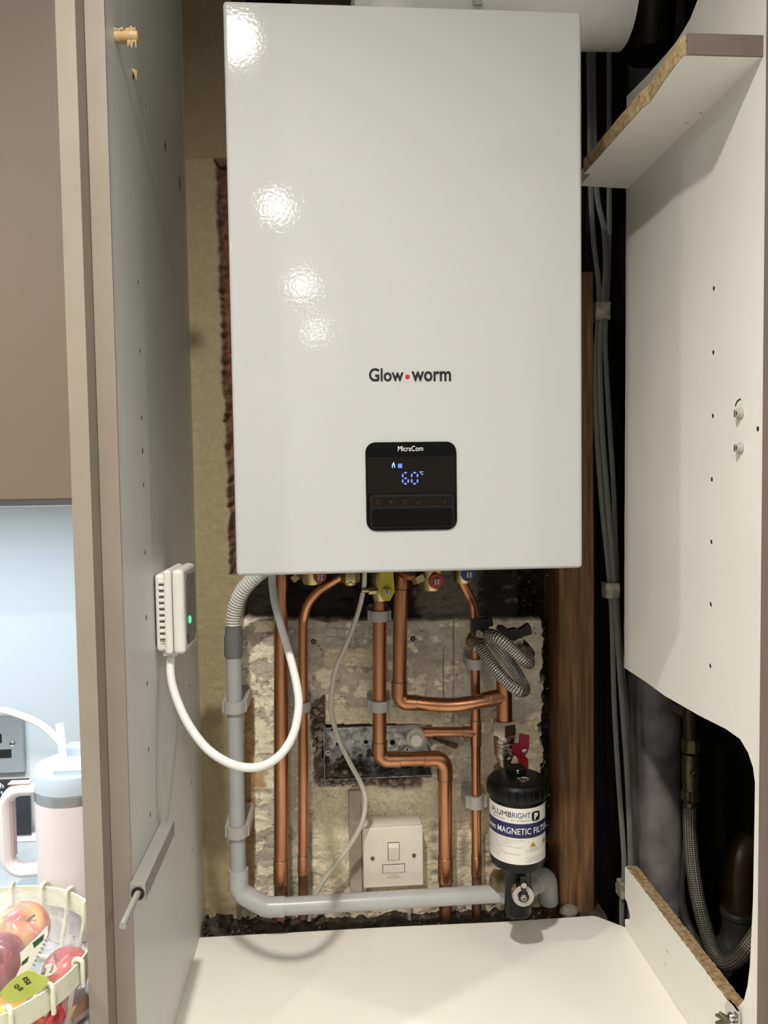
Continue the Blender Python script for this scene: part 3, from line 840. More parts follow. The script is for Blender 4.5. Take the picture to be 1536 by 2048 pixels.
poly_front(rmb, [(796, 929), (804.4, 929), (804.4, 930), (796, 930)], Yd, .0004)
rmb.build('radiator_symbol', 'led_blue', cp, smooth=False)
Yi = -.0030
ic = MB()
c_ = at(757, 1004, Y=Yi)
ic.tube([(c_.x+.0026*math.sin(a_), Yi, c_.z+.0026*math.cos(a_)) for a_ in np.linspace(.7, 2*math.pi-.7, 18)], .00028, 5)
ic.tube([(c_.x, Yi, c_.z+.0004), (c_.x, Yi, c_.z+.0032)], .00028, 5)
ic.build('power_symbol', 'print_dimred', cp)
ic = MB()
for a_, b_ in (((779, 1004), (788, 1004)), ((779, 1004), (782.5, 1001)), ((779, 1004), (782.5, 1007))): ic.tube([at(*a_, Y=Yi), at(*b_, Y=Yi)], .0003, 5)
for k in range(3): ic.tube([at(804, 1000.5+k*3.4, Y=Yi), at(815, 1000.5+k*3.4, Y=Yi)], .00022, 5)
for a_, b_ in (((833, 1004.5), (836, 1008)), ((836, 1008), (841, 1000))): ic.tube([at(*a_, Y=Yi), at(*b_, Y=Yi)], .00028, 5)
ic.tube([at(860, 1004, Y=Yi), at(867, 1004, Y=Yi)], .00022, 5)
ic.tube([at(886, 1004, Y=Yi), at(893, 1004, Y=Yi)], .00022, 5); ic.tube([at(889.5, 1000.5, Y=Yi), at(889.5, 1007.5, Y=Yi)], .00022, 5)
ic.build('key_symbols', 'print_dimred', cp)

# flue above and dark pipe
z_f = 1.348
fu = thing('flue_duct', (.15, .2, z_f), 'white flue duct crossing above the boiler, top right', 'flue')
MB().tube([(-.05, .20, z_f), (.330, .20, z_f+.006)], .053, 40).build('duct', 'flue', fu)
MB().tube([(.0, .20, 1.225), (.0, .20, z_f)], .053, 40).build('elbow', 'flue', fu)
p = at(955, 6, Y=.147)
MB().bbox(p.x-.006, p.x+.006, .1465, .149, p.z-.003, p.z+.006, .0008, 1).build('bracket', 'steel', fu)
a = at(1302, 118, Y=.30)
dp = thing('dark_pipe', a, 'dark brown round pipe end beside the white flue duct', 'pipe')
MB().tube([at(1300, 112, Y=.30), at(1308, 0, Y=.30), at(1311, -60, Y=.30)], px(43, .30), 36).build('pipe', 'flue_dark', dp)
MB().lathe([(px(45, .3), 0), (px(46, .3), .004), (px(46, .3), .012), (px(44, .3), .016)], at(1300, 112, Y=.30), (0, 0, 1), 36).build('rim', 'flue_dark', dp)

# ================================================================== PIPEWORK
YP = .30
def ring(org, axis, r, h, name, m, par, n=24):
    return MB().lathe([(r*.9, -h*.5), (r, -h*.5+h*.15), (r, h*.5-h*.15), (r*.9, h*.5)], org, axis, n).build(name, m, par)
def sleeve(a, b, r, name='coupling', m='copper', par=None, bead=True):
    a, b = V(a), V(b); d = (b-a).normalized(); L_ = (b-a).length
    c_ = MB().lathe([(r*.93, 0), (r, .0008), (r, L_-.0008), (r*.93, L_)], a, d, 24).build(name, m, par)
    if bead:
        for q in (a, b): MB().lathe([(r*.86, -.0011), (r*.985, -.0007), (r*.985, .0007), (r*.86, .0011)], q, d, 24).build('solder_ring', 'solder', c_)
    return c_
R22, R15 = .0110, .0076

# A: left straight 22 mm pipe
pa = thing('copper_pipe', at(562, 1800, Y=YP), 'thick straight copper pipe, leftmost, behind the white cable loop', 'pipe', 'copper pipes below the boiler')
MB().tube([at(562, 1120, Y=YP), at(562, 1764, Y=YP)], R22, 24).build('tube', 'copper', pa)
MB().tube([at(562, 1760, Y=YP), at(562, 1835, Y=YP)], R22*.95, 20).build('old_tube', 'copper_old', pa)
sleeve(at(562, 1718, Y=YP), at(562, 1765, Y=YP), R22*1.09, par=pa)
ring(at(562, 1741, Y=YP), (0, 0, 1), R22*1.12, .0025, 'bead', 'copper', pa)
sleeve(at(562, 1125, Y=YP), at(562, 1178, Y=YP), R22*1.08, par=pa)
# B
pb = thing('copper_pipe', at(606, 1800, Y=YP), 'thin copper pipe bending right at its top, second from left', 'pipe', 'copper pipes below the boiler')
MB().tube(catmull([at(606, 1745, Y=YP), at(606, 1600, Y=YP), at(606, 1400, Y=YP), at(606, 1270, Y=YP), at(608, 1235, Y=YP), at(616, 1207, Y=YP-.006), at(636, 1182, Y=YP-.012), at(664, 1163, Y=YP-.016), at(690, 1148, Y=YP-.018)], 8), R15, 20).build('tube', 'copper', pb)
MB().tube([at(606, 1740, Y=YP), at(606, 1835, Y=YP)], R15*1.0, 20).build('old_tube', 'copper_old', pb)
sleeve(at(606, 1711, Y=YP), at(606, 1746, Y=YP), R15*1.13, par=pb)
# C gas
pc = thing('copper_pipe', at(890, 1800, Y=YP), 'copper gas pipe with dog-leg crossing the metal box below yellow valve', 'pipe', 'copper pipes below the boiler')
C0, C1, C2, C3 = at(759, 1195, Y=YP), at(759, 1519, Y=YP), at(890, 1517, Y=YP), at(891, 1762, Y=YP)
MB().tube(fillet([C0, C1, C2, C3], .017, 10), R22, 24).build('tube', 'copper', pc)
MB().tube([at(891, 1758, Y=YP), at(891, 1835, Y=YP)], R22*.95, 20).build('old_tube', 'copper_old', pc)
E1 = fillet([at(759, 1484, Y=YP), C1, at(799, 1519, Y=YP)], .017, 12)
MB().tube(E1, R22*1.10, 24).build('elbow', 'copper', pc)
E2_ = fillet([at(849, 1518, Y=YP), C2, at(890, 1558, Y=YP)], .017, 12)
MB().tube(E2_, R22*1.10, 24).build('elbow', 'copper', pc)
for q, ax in ((E1[0], (0, 0, 1)), (E1[-1], (1, 0, 0)), (E2_[0], (1, 0, 0)), (E2_[-1], (0, 0, 1))):
    MB().lathe([(R22, -.0016), (R22*1.13, -.0012), (R22*1.13, .0008), (R22, .0012)], q, ax, 24).build('solder_ring', 'solder', pc)
sleeve(at(891, 1713, Y=YP), at(891, 1762, Y=YP), R22*1.10, par=pc)
ring(at(891, 1738, Y=YP), (0, 0, 1), R22*1.13, .0025, 'bead', 'copper', pc)
# D return
pd_ = thing('copper_pipe', at(800, 1400, Y=YP), 'copper pipe turning right and bowing forward to the filter tee', 'pipe', 'copper pipes below the boiler')
YD = .272
dpts = fillet([at(803, 1110, Y=.29), at(801, 1200, Y=.288), at(799, 1404, Y=.285), at(838, 1406, Y=.281)], .016, 10)
MB().tube(dpts, R22, 24).build('tube', 'copper', pd_)
MB().tube(catmull([at(832, 1405, Y=.281), at(860, 1408, Y=.277), at(900, 1410, Y=.270), at(940, 1406, Y=.266), at(975, 1400, Y=.266), at(1008, 1393, Y=.27)], 8), R22, 24).build('bowed_tube', 'copper', pd_)
E3 = fillet([at(799, 1364, Y=.285), at(799, 1404, Y=.285), at(832, 1405.5, Y=.2815)], .0165, 12)
MB().tube(E3, R22*1.10, 24).build('elbow', 'copper', pd_)
for q, ax in ((E3[0], (0, 0, 1)), (E3[-1], E3[-1]-E3[-2])):
    MB().lathe([(R22, -.0016), (R22*1.13, -.0012), (R22*1.13, .0008), (R22, .0012)], q, ax, 24).build('solder_ring', 'solder', pd_)
sleeve(at(803, 1120, Y=.29), at(802, 1178, Y=.289), R22*1.08, par=pd_, bead=False)
ring(at(802, 1178, Y=.289), (0, 0, 1), R22*1.1, .002, 'bead', 'copper_old', pd_)
YT = .270
T0, T1 = at(1008, 1356, Y=YT), at(1009, 1450, Y=YT)
te = MB().tube([T0, T1], R22*1.10, 24).build('tee', 'copper', pd_)
MB().tube([at(966, 1400.5, Y=.267), at(1006, 1393, Y=YT)], R22*1.12, 24).build('tee_branch', 'copper', te)
MB().lathe([(R22, -.0016), (R22*1.16, -.0012), (R22*1.16, .0008), (R22, .0012)], at(980, 1398, Y=.267), at(990, 1396, Y=.267)-at(970, 1400, Y=.267), 24).build('solder_ring', 'solder', te)
# E cold feed
pe = thing('copper_pipe', at(952, 1800, Y=YP), 'thin copper pipe from blue valve down behind braided hose, with side branch', 'pipe', 'copper pipes below the boiler')
MB().tube(catmull([at(918, 1140, Y=YP-.02), at(926, 1168, Y=YP-.017), at(936, 1188, Y=YP-.012), at(946, 1208, Y=YP-.004), at(949, 1235, Y=YP), at(950, 1300, Y=YP), at(951, 1400, Y=YP), at(952, 1550, Y=YP), at(953, 1745, Y=YP)], 8), R15, 20).build('tube', 'copper', pe)
MB().tube([at(953, 1740, Y=YP), at(953, 1835, Y=YP)], R15, 20).build('old_tube', 'copper_old', pe)
sleeve(at(953, 1711, Y=YP), at(953, 1748, Y=YP), R15*1.14, par=pe)
tz = MB().tube([at(951.5, 1441, Y=YP), at(952, 1489, Y=YP)], R15*1.16, 20)
tee = tz.build('tee', 'copper', pe)
MB().tube([at(950, 1464, Y=YP), at(927, 1463.5, Y=YP)], R15*1.15, 20).build('tee_branch', 'copper', tee)
for q, ax in ((at(951.5, 1441, Y=YP), (0, 0, 1)), (at(952, 1489, Y=YP), (0, 0, 1)), (at(927, 1463.5, Y=YP), (1, 0, 0))):
    MB().lathe([(R15, -.0013), (R15*1.2, -.001), (R15*1.2, .0006), (R15, .001)], q, ax, 20).build('solder_ring', 'solder', tee)
br = fillet([at(930, 1463.5, Y=YP), at(836, 1464, Y=YP), at(834, 1476, Y=.268)], .010, 8)
MB().tube(br, R15, 20).build('branch_tube', 'copper', pe)
MB().tube([br[0].lerp(br[1], .80), br[0].lerp(br[1], .98)], R15*1.15, 20).build('coupling', 'copper', pe)
cc = at(832, 1478, Y=.255); ax = V((-.02, -1, -.05))
cap = MB().lathe([(.0125, -.014), (.0142, -.012), (.0145, -.002), (.0138, .0), (.0125, .0012), (.0118, .0), (.0105, .0004), (.0100, .0055), (.0085, .0075), (.002, .008), (0, .0078)], cc, ax, 32).build('end_cap', 'cable_cream', pe)

# clips
def clip(c, r, w, h, name, label, grp='pale pipe clips', wallY=WALL-.001, m='clip'):
    """saddle clip: block on the wall with a collar round the pipe"""
    c = V(c); e = thing(name, (c.x, wallY, c.z), label, 'clip', grp)
    d0 = c.y-wallY
    pts = [(w*.5, wallY-c.y), (w*.5, -r*.3)]
    for k in range(9):
        a_ = math.radians(-10-160*k/8); pts.append(((r+.0045)*math.cos(a_), (r+.0045)*math.sin(a_)))
    pts += [(-w*.5, -r*.3), (-w*.5, wallY-c.y)]
    MB().prism(pts, [circ(0, 0, r*1.02, 20)], (c.x, c.y, c.z-h/2), (1, 0, 0), (0, 1, 0), (0, 0, 1), h).build('collar', m, e)
    MB().bbox(c.x-w*.42, c.x+w*.42, wallY-.006, wallY+.001, c.z-h*.75, c.z+h*.75, .001, 1).build('base', m, e)
clip(at(759, 1231, Y=YP), R22, .036, .0165, 'pipe_clip', 'pale grey clip on gas pipe just under yellow valve')
clip(at(759, 1410, Y=YP), R22, .036, .0165, 'pipe_clip', 'pale grey clip on gas pipe just above metal box')
clip(at(606, 1412, Y=YP), R15, .024, .015, 'pipe_clip', 'pale grey clip on thin second pipe beside white cable')
clip(at(951, 1327, Y=YP), R15, .026, .016, 'pipe_clip', 'pale clip on thin pipe behind braided hose')
clip(at(952, 1602, Y=YP), R15, .034, .020, 'pipe_clip', 'pale clip on thin pipe just left of black filter')

# condensate pipe
YC = .272; YH = .262
cd = thing('condensate_pipe', at(478, 1800, Y=YC), 'white plastic waste pipe running down left side and along the bottom', 'pipe')
path = catmull([at(467, 1258, Y=YC), at(468, 1232, Y=YC), at(475, 1203, Y=YC-.004), at(490, 1175, Y=YC-.012), at(515, 1150, Y=YC-.02), at(548, 1128, Y=YC-.028)], 40)
ln = 0; rad = []
for i, q in enumerate(path):
    if i: ln += (q-path[i-1]).length
    rad.append(.0102+.0015*math.sin(2*math.pi*ln/.0047))
MB().tube(path, rad, 20).build('corrugated_hose', 'hose_white', cd)
gz = at(467, 1253, Y=YC); g1 = at(467, 1270, Y=YC); g2 = at(467, 1313, Y=YC)
MB().lathe([(.0112, 0), (.0126, .001), (.0126, gz.z-g1.z), (.0140, gz.z-g1.z+.0008), (.0140, gz.z-g2.z-.002), (.0130, gz.z-g2.z)], gz, (g2-gz), 28).build('coupler', 'pvc_dark', cd)
vx = [at(467, 1300, Y=YC), at(471, 1500, Y=YC), at(476, 1700, Y=YC), at(477, 1760, Y=YC)]
vx = [V((q.x*.0+vx[0].x+(vx[-1].x-vx[0].x)*i/3, YC, q.z)) for i, q in enumerate(vx)]
MB().tube([vx[0], vx[-1]], .0116, 28).build('upright_pipe', 'pvc_grey', cd)
el = fillet([at(477, 1738, Y=YC), at(478, 1785, Y=YC-.002), at(533, 1814, Y=YH), at(570, 1813, Y=YH)], .022, 8)
MB().tube(el, .0146, 28).build('elbow', 'pvc_white', cd)
h0, h1 = at(556, 1813.5, Y=YH), at(1062, 1783, Y=YH)
MB().tube([h0, h1], .0130, 28).build('level_pipe', 'pvc_white', cd)
e0, e1, e2 = at(1040, 1790, Y=YH-.004), at(1092, 1752, Y=.300), at(1100, 1808, Y=.312)
MB().tube(fillet([e0, at(1095, 1748, Y=.306), at(1098, 1803, Y=.312)], .02, 8), .0150, 28).build('end_elbow', 'pvc_grey', cd)
MB().lathe([(.0150, -.004), (.0160, -.003), (.0160, .003), (.0150, .004)], e0.lerp(e1, .62), e1-e0, 28).build('elbow_rim', 'pvc_grey', cd)
MB().tube([at(1099, 1800, Y=.312), at(1099, 1850, Y=.312)], .0122, 24).build('drop_pipe', 'brown_pipe', cd)
def xat(z): return vx[0].x+(vx[-1].x-vx[0].x)*(z-vx[0].z)/(vx[-1].z-vx[0].z)
for (y, lb) in ((1412, 'pale clip on white waste pipe, upper of two on the upright'), (1660, 'pale clip on white waste pipe, lower of two on the upright')):
    z = at(470, y, Y=YC).z; clip((xat(z), YC, z), .0118, .036, .017, 'pipe_clip', lb)

# ================================================================== VALVES UNDER THE BOILER
def slot_disc(par, x, y, Y, r, m, name='dial'):
    p = at(x, y, Y=Y)
    d = MB().lathe([(r*.92, 0), (r, .001), (r, .003), (r*.9, .0042), (0, .0044)], p, (.05, -1, -.12), 28).build(name, m, par)
    q = p+V((.05, -1, -.12)).normalized()*.0045
    for s_ in (-1, 1):
        MB().bbox(q.x+s_*.0021-.0016, q.x+s_*.0021+.0016, q.y-.0035, q.y+.002, q.z-.0045, q.z+.0045, .0008, 2).build('screw_half', 'nickel', d)
# gas valve
Yg = .268
gv = thing('gas_valve', at(768, 1175, Y=Yg), 'brass gas valve with yellow cover on copper gas pipe', 'valve')
g_t, g_b = at(762, 1135, Y=.288), at(762, 1200, Y=.288)
MB().lathe([(.0155, 0), (.0165, .002), (.0165, g_t.z-g_b.z-.008), (.0128, g_t.z-g_b.z)], g_t, (0, 0, -1), 28).build('body', 'brass', gv)
ym = MB(); poly_front(ym, [(760.5, 1135), (786, 1135), (788, 1165), (789.5, 1184), (783, 1196), (780, 1202), (767, 1202), (764, 1197), (758, 1186), (758.5, 1165)], Yg-.004, .016)
yc = ym.build('cover', 'yellow', gv)
slot_disc(gv, 773, 1182, Yg-.004, px(9, Yg), 'yellow', 'cover_boss')
n0 = at(747, 1181, Y=.275)
nb = MB().tube([n0+V((.004, 0, 0)), n0+V((-.008, -.002, 0))], .0058, 6).build('test_nut', 'brass', gv)
MB().tube([n0, at(722.5, 1180, Y=.270)], .0040, 16).build('test_point', 'brass', nb)
# hot outlet valve red
def tap(name, label, xl, xr, ybot, Y, dial, dx, dy, dr, nut=None):
    t = thing(name, at((xl+xr)/2, ybot, Y=Y), label, 'valve')
    a_, b_ = at((xl+xr)/2, 1125, Y=Y), at((xl+xr)/2, ybot, Y=Y); r = px((xr-xl)/2, Y); L_ = (a_-b_).length
    MB().lathe([(r*.9, 0), (r, .002), (r, L_-.006), (r*.85, L_-.001), (r*.6, L_)], a_, (0, 0, -1), 28).build('body', 'brass', t)
    if dial: slot_disc(t, dx, dy, Y-r-.001, px(dr, Y), dial)
    return t
rv = tap('isolating_valve', 'brass valve with red dial under the boiler, right of gas pipe', 843, 886, 1181, .25, 'red_disc', 872, 1161, 16)
ya_ = at(838, 1160, Y=.25)
MB().tube([at(836, 1150, Y=.25), at(842, 1162, Y=.25)], .0125, 6).build('union_nut', 'brass', rv)
MB().tube(catmull([at(836, 1152, Y=.25), at(815, 1150, Y=.262), at(800, 1142, Y=.28)], 6), .0078, 16).build('link_pipe', 'copper', rv)
bv = tap('isolating_valve', 'brass valve with blue dial under the boiler, far right', 906, 950, 1166, .262, 'blue_disc', 936, 1147, 15)
lv = tap('isolating_valve', 'brass valve with red dial, partly hidden, left under the boiler', 603, 645, 1169, .255, 'red_disc', 640, 1152, 13)
MB().tube([at(592, 1146, Y=.26), at(600, 1156, Y=.26)], .012, 6).build('union_nut', 'brass', lv)
cn = thing('compression_nut', at(700, 1160, Y=.27), 'brass hexagon nut where the thin bent pipe meets the boiler', 'nut')
q0 = at(699, 1125, Y=.262); 
MB().lathe([(.0135, 0), (.0145, .002), (.0145, .020), (.0125, .0235)], at(700, 1134, Y=.258), (0, -.12, -1), 6).build('nut', 'brass', cn)
MB().lathe([(.0105, 0), (.0100, .024), (.0075, .0275), (0, .029)], at(700, 1134, Y=.256), (0, -.12, -1), 24).build('core', 'brass', cn)

# ================================================================== FILTER
FX, FY = at(1034.5, 1580, Y=.2).x, .2
fz = at(1034, 1553, Y=FY).z
FR = .0442
fi = thing('magnetic_filter', (FX, FY, .05), 'black cylindrical magnetic filter with white and navy label', 'filter')
zc1 = at(1034, 1611, Y=FY-FR).z
ribs = lambda a_, h: 1-.022*(1 if (a_*24/(2*math.pi)) % 1 < .14 else 0)
MB().lathe([(0, .0), (.030, .0), (.039, -.0015), (.0425, -.005)], (FX, FY, fz), (0, 0, 1), 48).build('cap_top', 'filter_black', fi)
MB().lathe([(.0425, fz-.005), (FR, fz-.009), (FR, zc1+.002), (FR*.975, zc1)], (FX, FY, 0), (0, 0, 1), 240, fn=ribs).build('cap', 'filter_black', fi)
RB = .0403
zb1 = at(1034, 1741, Y=FY-RB).z
zn = at(1034, 1760, Y=FY-.02).z
zbot = at(1034, 1840, Y=FY-.019).z
MB().lathe([(RB, zc1+.004), (RB, zb1), (RB*.95, zb1-.006), (.030, zb1-.012), (.0215, zb1-.018), (.0195, zb1-.022), (.0195, zbot+.002), (.018, zbot)], (FX, FY, 0), (0, 0, 1), 56).build('housing', 'filter_black', fi)
# label wraps the front; angle 0 faces the camera
dirc = V((CAM.x-FX, CAM.y-FY, 0)).normalized(); base_a = math.atan2(dirc.y, dirc.x)
RLb = RB+.0004
def cyl(ang, z, r=RLb):
    a_ = base_a+ang; return (FX+r*math.cos(a_), FY+r*math.sin(a_), z)
zl1 = at(1034, 1618.5, Y=FY-RB).z; zl0 = at(1034, 1730.5, Y=FY-RB).z
def band(a0, a1, z0, z1, r, m, name, par):
    mb = MB(); n = 40; vs = []; fs = []
    for i in range(n+1):
        t = a0+(a1-a0)*i/n
        vs += [cyl(t, z0, r), cyl(t, z1, r), cyl(t, z1, r-.0003), cyl(t, z0, r-.0003)]
    for i in range(n):
        for k in range(4):
            fs.append((i*4+k, (i+1)*4+k, (i+1)*4+(k+1) % 4, i*4+(k+1) % 4))
    fs += [(0, 1, 2, 3), (n*4, n*4+3, n*4+2, n*4+1)]
    return mb.add(vs, fs).build(name, m, par)
lab = band(-1.42, 1.30, zl0, zl1, RLb, 'label', 'label', fi)
H = zl1-zl0
def lz(f): return zl1-H*f
band(-1.42, 1.30, lz(.525), lz(.27), RLb+.0003, 'label_navy', 'navy_band', lab)
def ctext(s_, u0, u1, f0, f1, m, name, w=0.0, r=RLb+.0006):
    """u in -1..1 across the seen width"""
    a0, a1 = math.asin(max(-1, min(1, u0))), math.asin(max(-1, min(1, u1)))
    mb = MB(); text_fit(mb, s_, lambda u, v: cyl(a0+(a1-a0)*u, lz(f1)+(lz(f0)-lz(f1))*v, r), w)
    return mb.build(name, m, lab, smooth=False)
ctext('PLUMB', -.86, -.20, .070, .165, 'print_black', 'lettering', .0)
ctext('RIGHT', -.18, .44, .070, .165, 'print_blue', 'lettering', .0)
ctext('HEATING  |  PLUMBING', -.86, .44, .195, .235, 'print_grey', 'lettering')
ctext('22mm MAGNETIC FILTER', -.99, .955, .345, .455, 'print_white', 'lettering', .004, RLb+.0009)
a0, a1 = math.asin(.48), math.asin(.75)
lg = MB(); rr_ = rrect(0, 1, 0, 1, .28)
def cylpoly(pts, a0, a1, f0, f1, m, name, r, par=lab):
    vs = [cyl(a0+(a1-a0)*p[0], lz(f1)+(lz(f0)-lz(f1))*p[1], r) for p in pts]
    return MB().add(vs, [tuple(range(len(vs)))]).build(name, m, par, smooth=False)
cylpoly(rr_, a0, a1, .065, .235, 'print_black', 'logo_tile', RLb+.0006)
ctext('P', .56, .68, .09, .21, 'print_white', 'logo_letter', .04, RLb+.0011)
lines = [(-.98, .22, .565, 'removes dirt and magnetic sludge'), (-.98, .02, .605, 'boiler and the components.'), (-.98, -.22, .645, 'system build up, flushed.'), (-.98, .16, .690, 'Improves efficiency and reduce'), (-.98, -.50, .730, 'energy bills.'), (-.98, -.42, .770, 'Compact size.'), (-.98, .08, .815, 'Designed for easy maintenance'), (-.95, -.62, .885, 'warranty')]
for (u0, u1, f, s_) in lines: ctext(s_, u0, u1, f-.012, f+.014, 'print_grey', 'small_print')
for (u0, u1, f0, f1) in ((.40, .63, .60, .69), (.82, .955, .60, .69)):
    aa, bb = math.asin(u0), math.asin(u1)
    cylpoly([(0, 0), (1, 0), (.5, 1)], aa, bb, f0, f1, 'label_amber', 'warning_triangle', RLb+.0006)
    ctext('!', (u0*.55+u1*.45), (u0*.45+u1*.55), f0+.032, f1-.01, 'print_black', 'warning_mark', .0, RLb+.0009)
ctext('CAUTION', .40, .65, .712, .732, 'print_grey', 'small_print'); ctext('STRONG MAGNET', .28, .74, .745, .765, 'print_grey', 'small_print')
ctext('DANGER', .80, .95, .712, .732, 'print_grey', 'small_print')
for k, (u0, s_) in enumerate(((.27, 'for approved use only see'), (.36, 'the installation guide'), (.30, 'before opening the body'))): ctext(s_, u0, .955, .865+.035*k, .887+.035*k, 'print_grey', 'small_print')
# top knobs
kb = MB().bbox(FX-.012, FX+.014, FY+.002, FY+.022, fz-.001, fz+.012, .003, 2).build('vent_boss', 'filter_black', fi)
MB().lathe([(.0035, 0), (.0035, .005), (.002, .007), (0, .0075)], at(1034.5, 1541, Y=FY+.005)-V((0, 0, .004)), (0, 0, 1), 14).build('vent_screw', 'chrome', kb)
q = at(1047, 1555, Y=FY-.012); q.z = fz
MB().lathe([(.0082, -.0005), (.0082, .0014), (.0062, .0016), (.0056, -.0002)], q, (0, 0, 1), 24).build('top_port', 'chrome', fi)
# drain valve
dc = at(1046, 1790, Y=.168); dax = V((-.10, -1, .0)).normalized()
du, dv, _ = frame(dax)
if dv.z < 0: dv = -dv; du = -du
dr_ = px(22.5, .165)
dn = MB().lathe([(dr_*.8, -.022), (dr_*.8, -.012), (dr_*1.0, -.011), (dr_, .0), (dr_*.95, .002)], dc, dax, 40, fn=lambda a_, h: 1+.03*math.sin(a_*24)).build('drain_valve', 'chrome', fi)
ringp = [(dr_*.97*math.cos(math.radians(a_)), dr_*.97*math.sin(math.radians(a_))) for a_ in range(108, 433, 9)]
ringi = [(dr_*.56*math.cos(math.radians(a_)), dr_*.56*math.sin(math.radians(a_))) for a_ in range(432, 107, -9)]
MB().prism(ringp+ringi, [], dc+dax*.002, du, dv, dax, .0016).build('face_ring', 'clip', dn)
MB().lathe([(dr_*.5, .0015), (dr_*.5, .005), (dr_*.36, .0055), (dr_*.36, .0015)], dc, dax, 24).build('key_ring', 'black_satin', dn)
kp = [(-.0028, dr_*.3), (.0028, dr_*.3), (.0030, dr_*1.05), (.0042, dr_*1.15), (.0042, dr_*2.0), (-.0042, dr_*2.0), (-.0042, dr_*1.15), (-.0030, dr_*1.05)]
MB().prism(kp, [], dc+dax*.003, du, dv, dax, .0035).build('key', 'black_satin', dn)
MB().lathe([(dr_*.34, .0), (dr_*.34, .0075), (dr_*.26, .009), (dr_*.2, .009), (dr_*.18, .006)], dc, dax, 6).build('hex_bolt', 'nickel', dn)
MB().lathe([(.004, 0), (.004, .006)], dc+dv*(dr_*1.25)+dax*.004, dax, 12).build('key_pin', 'nickel', dn)
# column above: nuts and ball valve
cv = thing('ball_valve', at(1008, 1500, Y=YT), 'nickel ball valve with red butterfly lever above black filter', 'valve')
def Zp(y): return at(1008, y, Y=YT).z
cxv = at(1008.5, 1490, Y=YT).x
MB().lathe([(.0165, Zp(1440)), (.0178, Zp(1443)), (.0192, Zp(1447)), (.0192, Zp(1464)), (.0178, Zp(1468))], (cxv, YT, 0), (0, 0, 1), 6, a0=.35, a1=.35+2*math.pi).build('upper_nut', 'nickel', cv)
MB().lathe([(.0125, Zp(1440)), (.0150, Zp(1441)), (.0150, Zp(1446))], (cxv, YT, 0), (0, 0, 1), 28).build('olive', 'nickel', cv)
prof = [(.0150, Zp(1467)), (.0145, Zp(1470)), (.0160, Zp(1473)), (.0163, Zp(1480)), (.0152, Zp(1483)), (.0158, Zp(1484)), (.0158, Zp(1489)), (.0148, Zp(1490)), (.0156, Zp(1491)), (.0156, Zp(1497)), (.0150, Zp(1498)), (.0152, Zp(1500)), (.0150, Zp(1508)), (.0135, Zp(1513)), (.0120, Zp(1514)), (.0120, Zp(1519)), (.0105, Zp(1520)), (.0105, Zp(1530)), (.0150, Zp(1531)), (.0165, Zp(1534)), (.0165, Zp(1560))]
MB().lathe(prof, (cxv, YT, 0), (0, 0, 1), 32).build('body', 'nickel', cv)
MB().lathe([(.0150, Zp(1468)), (.0166, Zp(1472)), (.0166, Zp(1479)), (.0150, Zp(1483))], (cxv, YT, 0), (0, 0, 1), 8).build('hex_collar', 'nickel', cv)
st0 = at(1016, 1502, Y=YT-.005); st1 = at(1029, 1504, Y=YT-.022)
MB().tube([st0, st1], .0055, 14).build('stem', 'nickel', cv)
YLv = .243
lvm = MB()
poly_front(lvm, [(1040.5, 1468.5), (1059, 1472), (1058.5, 1493), (1056, 1503), (1050, 1512), (1056.5, 1519), (1057, 1538), (1038, 1536), (1038, 1521), (1031, 1511), (1024.5, 1503), (1026, 1489), (1039, 1488)], YLv, .005)
lev = lvm.build('lever', 'red_lever', cv)
q = at(1049, 1503, Y=YLv-.001)
MB().lathe([(.0052, 0), (.005, .001), (.0028, .0012), (.0026, .003), (0, .0034)], q, (.05, -1, 0), 6).build('lever_nut', 'chrome', lev)
MB().lathe([(.0150, 0), (.0170, .003), (.0170, .016), (.0150, .020)], at(1000, 1768, Y=.262)-V((0, 0, .004)), (0, -.1, 1), 6).build('lower_nut', 'brass_old', cv)

# ================================================================== FILLING LOOP
fl_ = thing('filling_loop', at(1000, 1330, Y=.22), 'braided steel filling loop coiled between two black-handled valves', 'hose')
HR = .0088
hp = [at(951, 1283, Y=.262), at(962, 1296, Y=.244), at(985, 1330, Y=.222), at(1012, 1362, Y=.208), at(1038, 1381, Y=.203), at(1049, 1378, Y=.222), at(1036, 1350, Y=.244), at(1010, 1312, Y=.252), at(982, 1280, Y=.245), at(978, 1269, Y=.226), at(996, 1276, Y=.209), at(1022, 1297, Y=.202), at(1047, 1320, Y=.203), at(1058, 1326, Y=.218), at(1055, 1312, Y=.24), at(1050, 1302, Y=.256)]
MB().tube(catmull(hp, 12), HR, 22).build('braided_hose', 'braid', fl_)
# valve 1
v1 = at(946, 1281, Y=.283)
MB().lathe([(.0125, -.004), (.0125, .006), (.010, .010), (.010, .018)], v1, (.05, -1, .05), 24).build('valve_body', 'chrome', fl_)
MB().lathe([(.0115, 0), (.0125, .001), (.0125, .007), (.0105, .008), (.0095, .0065)], at(957, 1289, Y=.256), (.35, -.8, -.35), 24).build('union_nut', 'nickel', fl_)
MB().lathe([(.0045, 0), (.0035, .012)], at(957, 1276, Y=.262), (0, .1, 1), 10).build('valve_stem', 'nickel', fl_)
h1m = MB(); poly_front(h1m, [(942.5, 1240), (985, 1236.5), (987, 1252), (979, 1253.5), (973, 1263), (968, 1265), (955, 1263), (944, 1265)], .262, .012)
h1m.build('handle', 'black_satin', fl_)
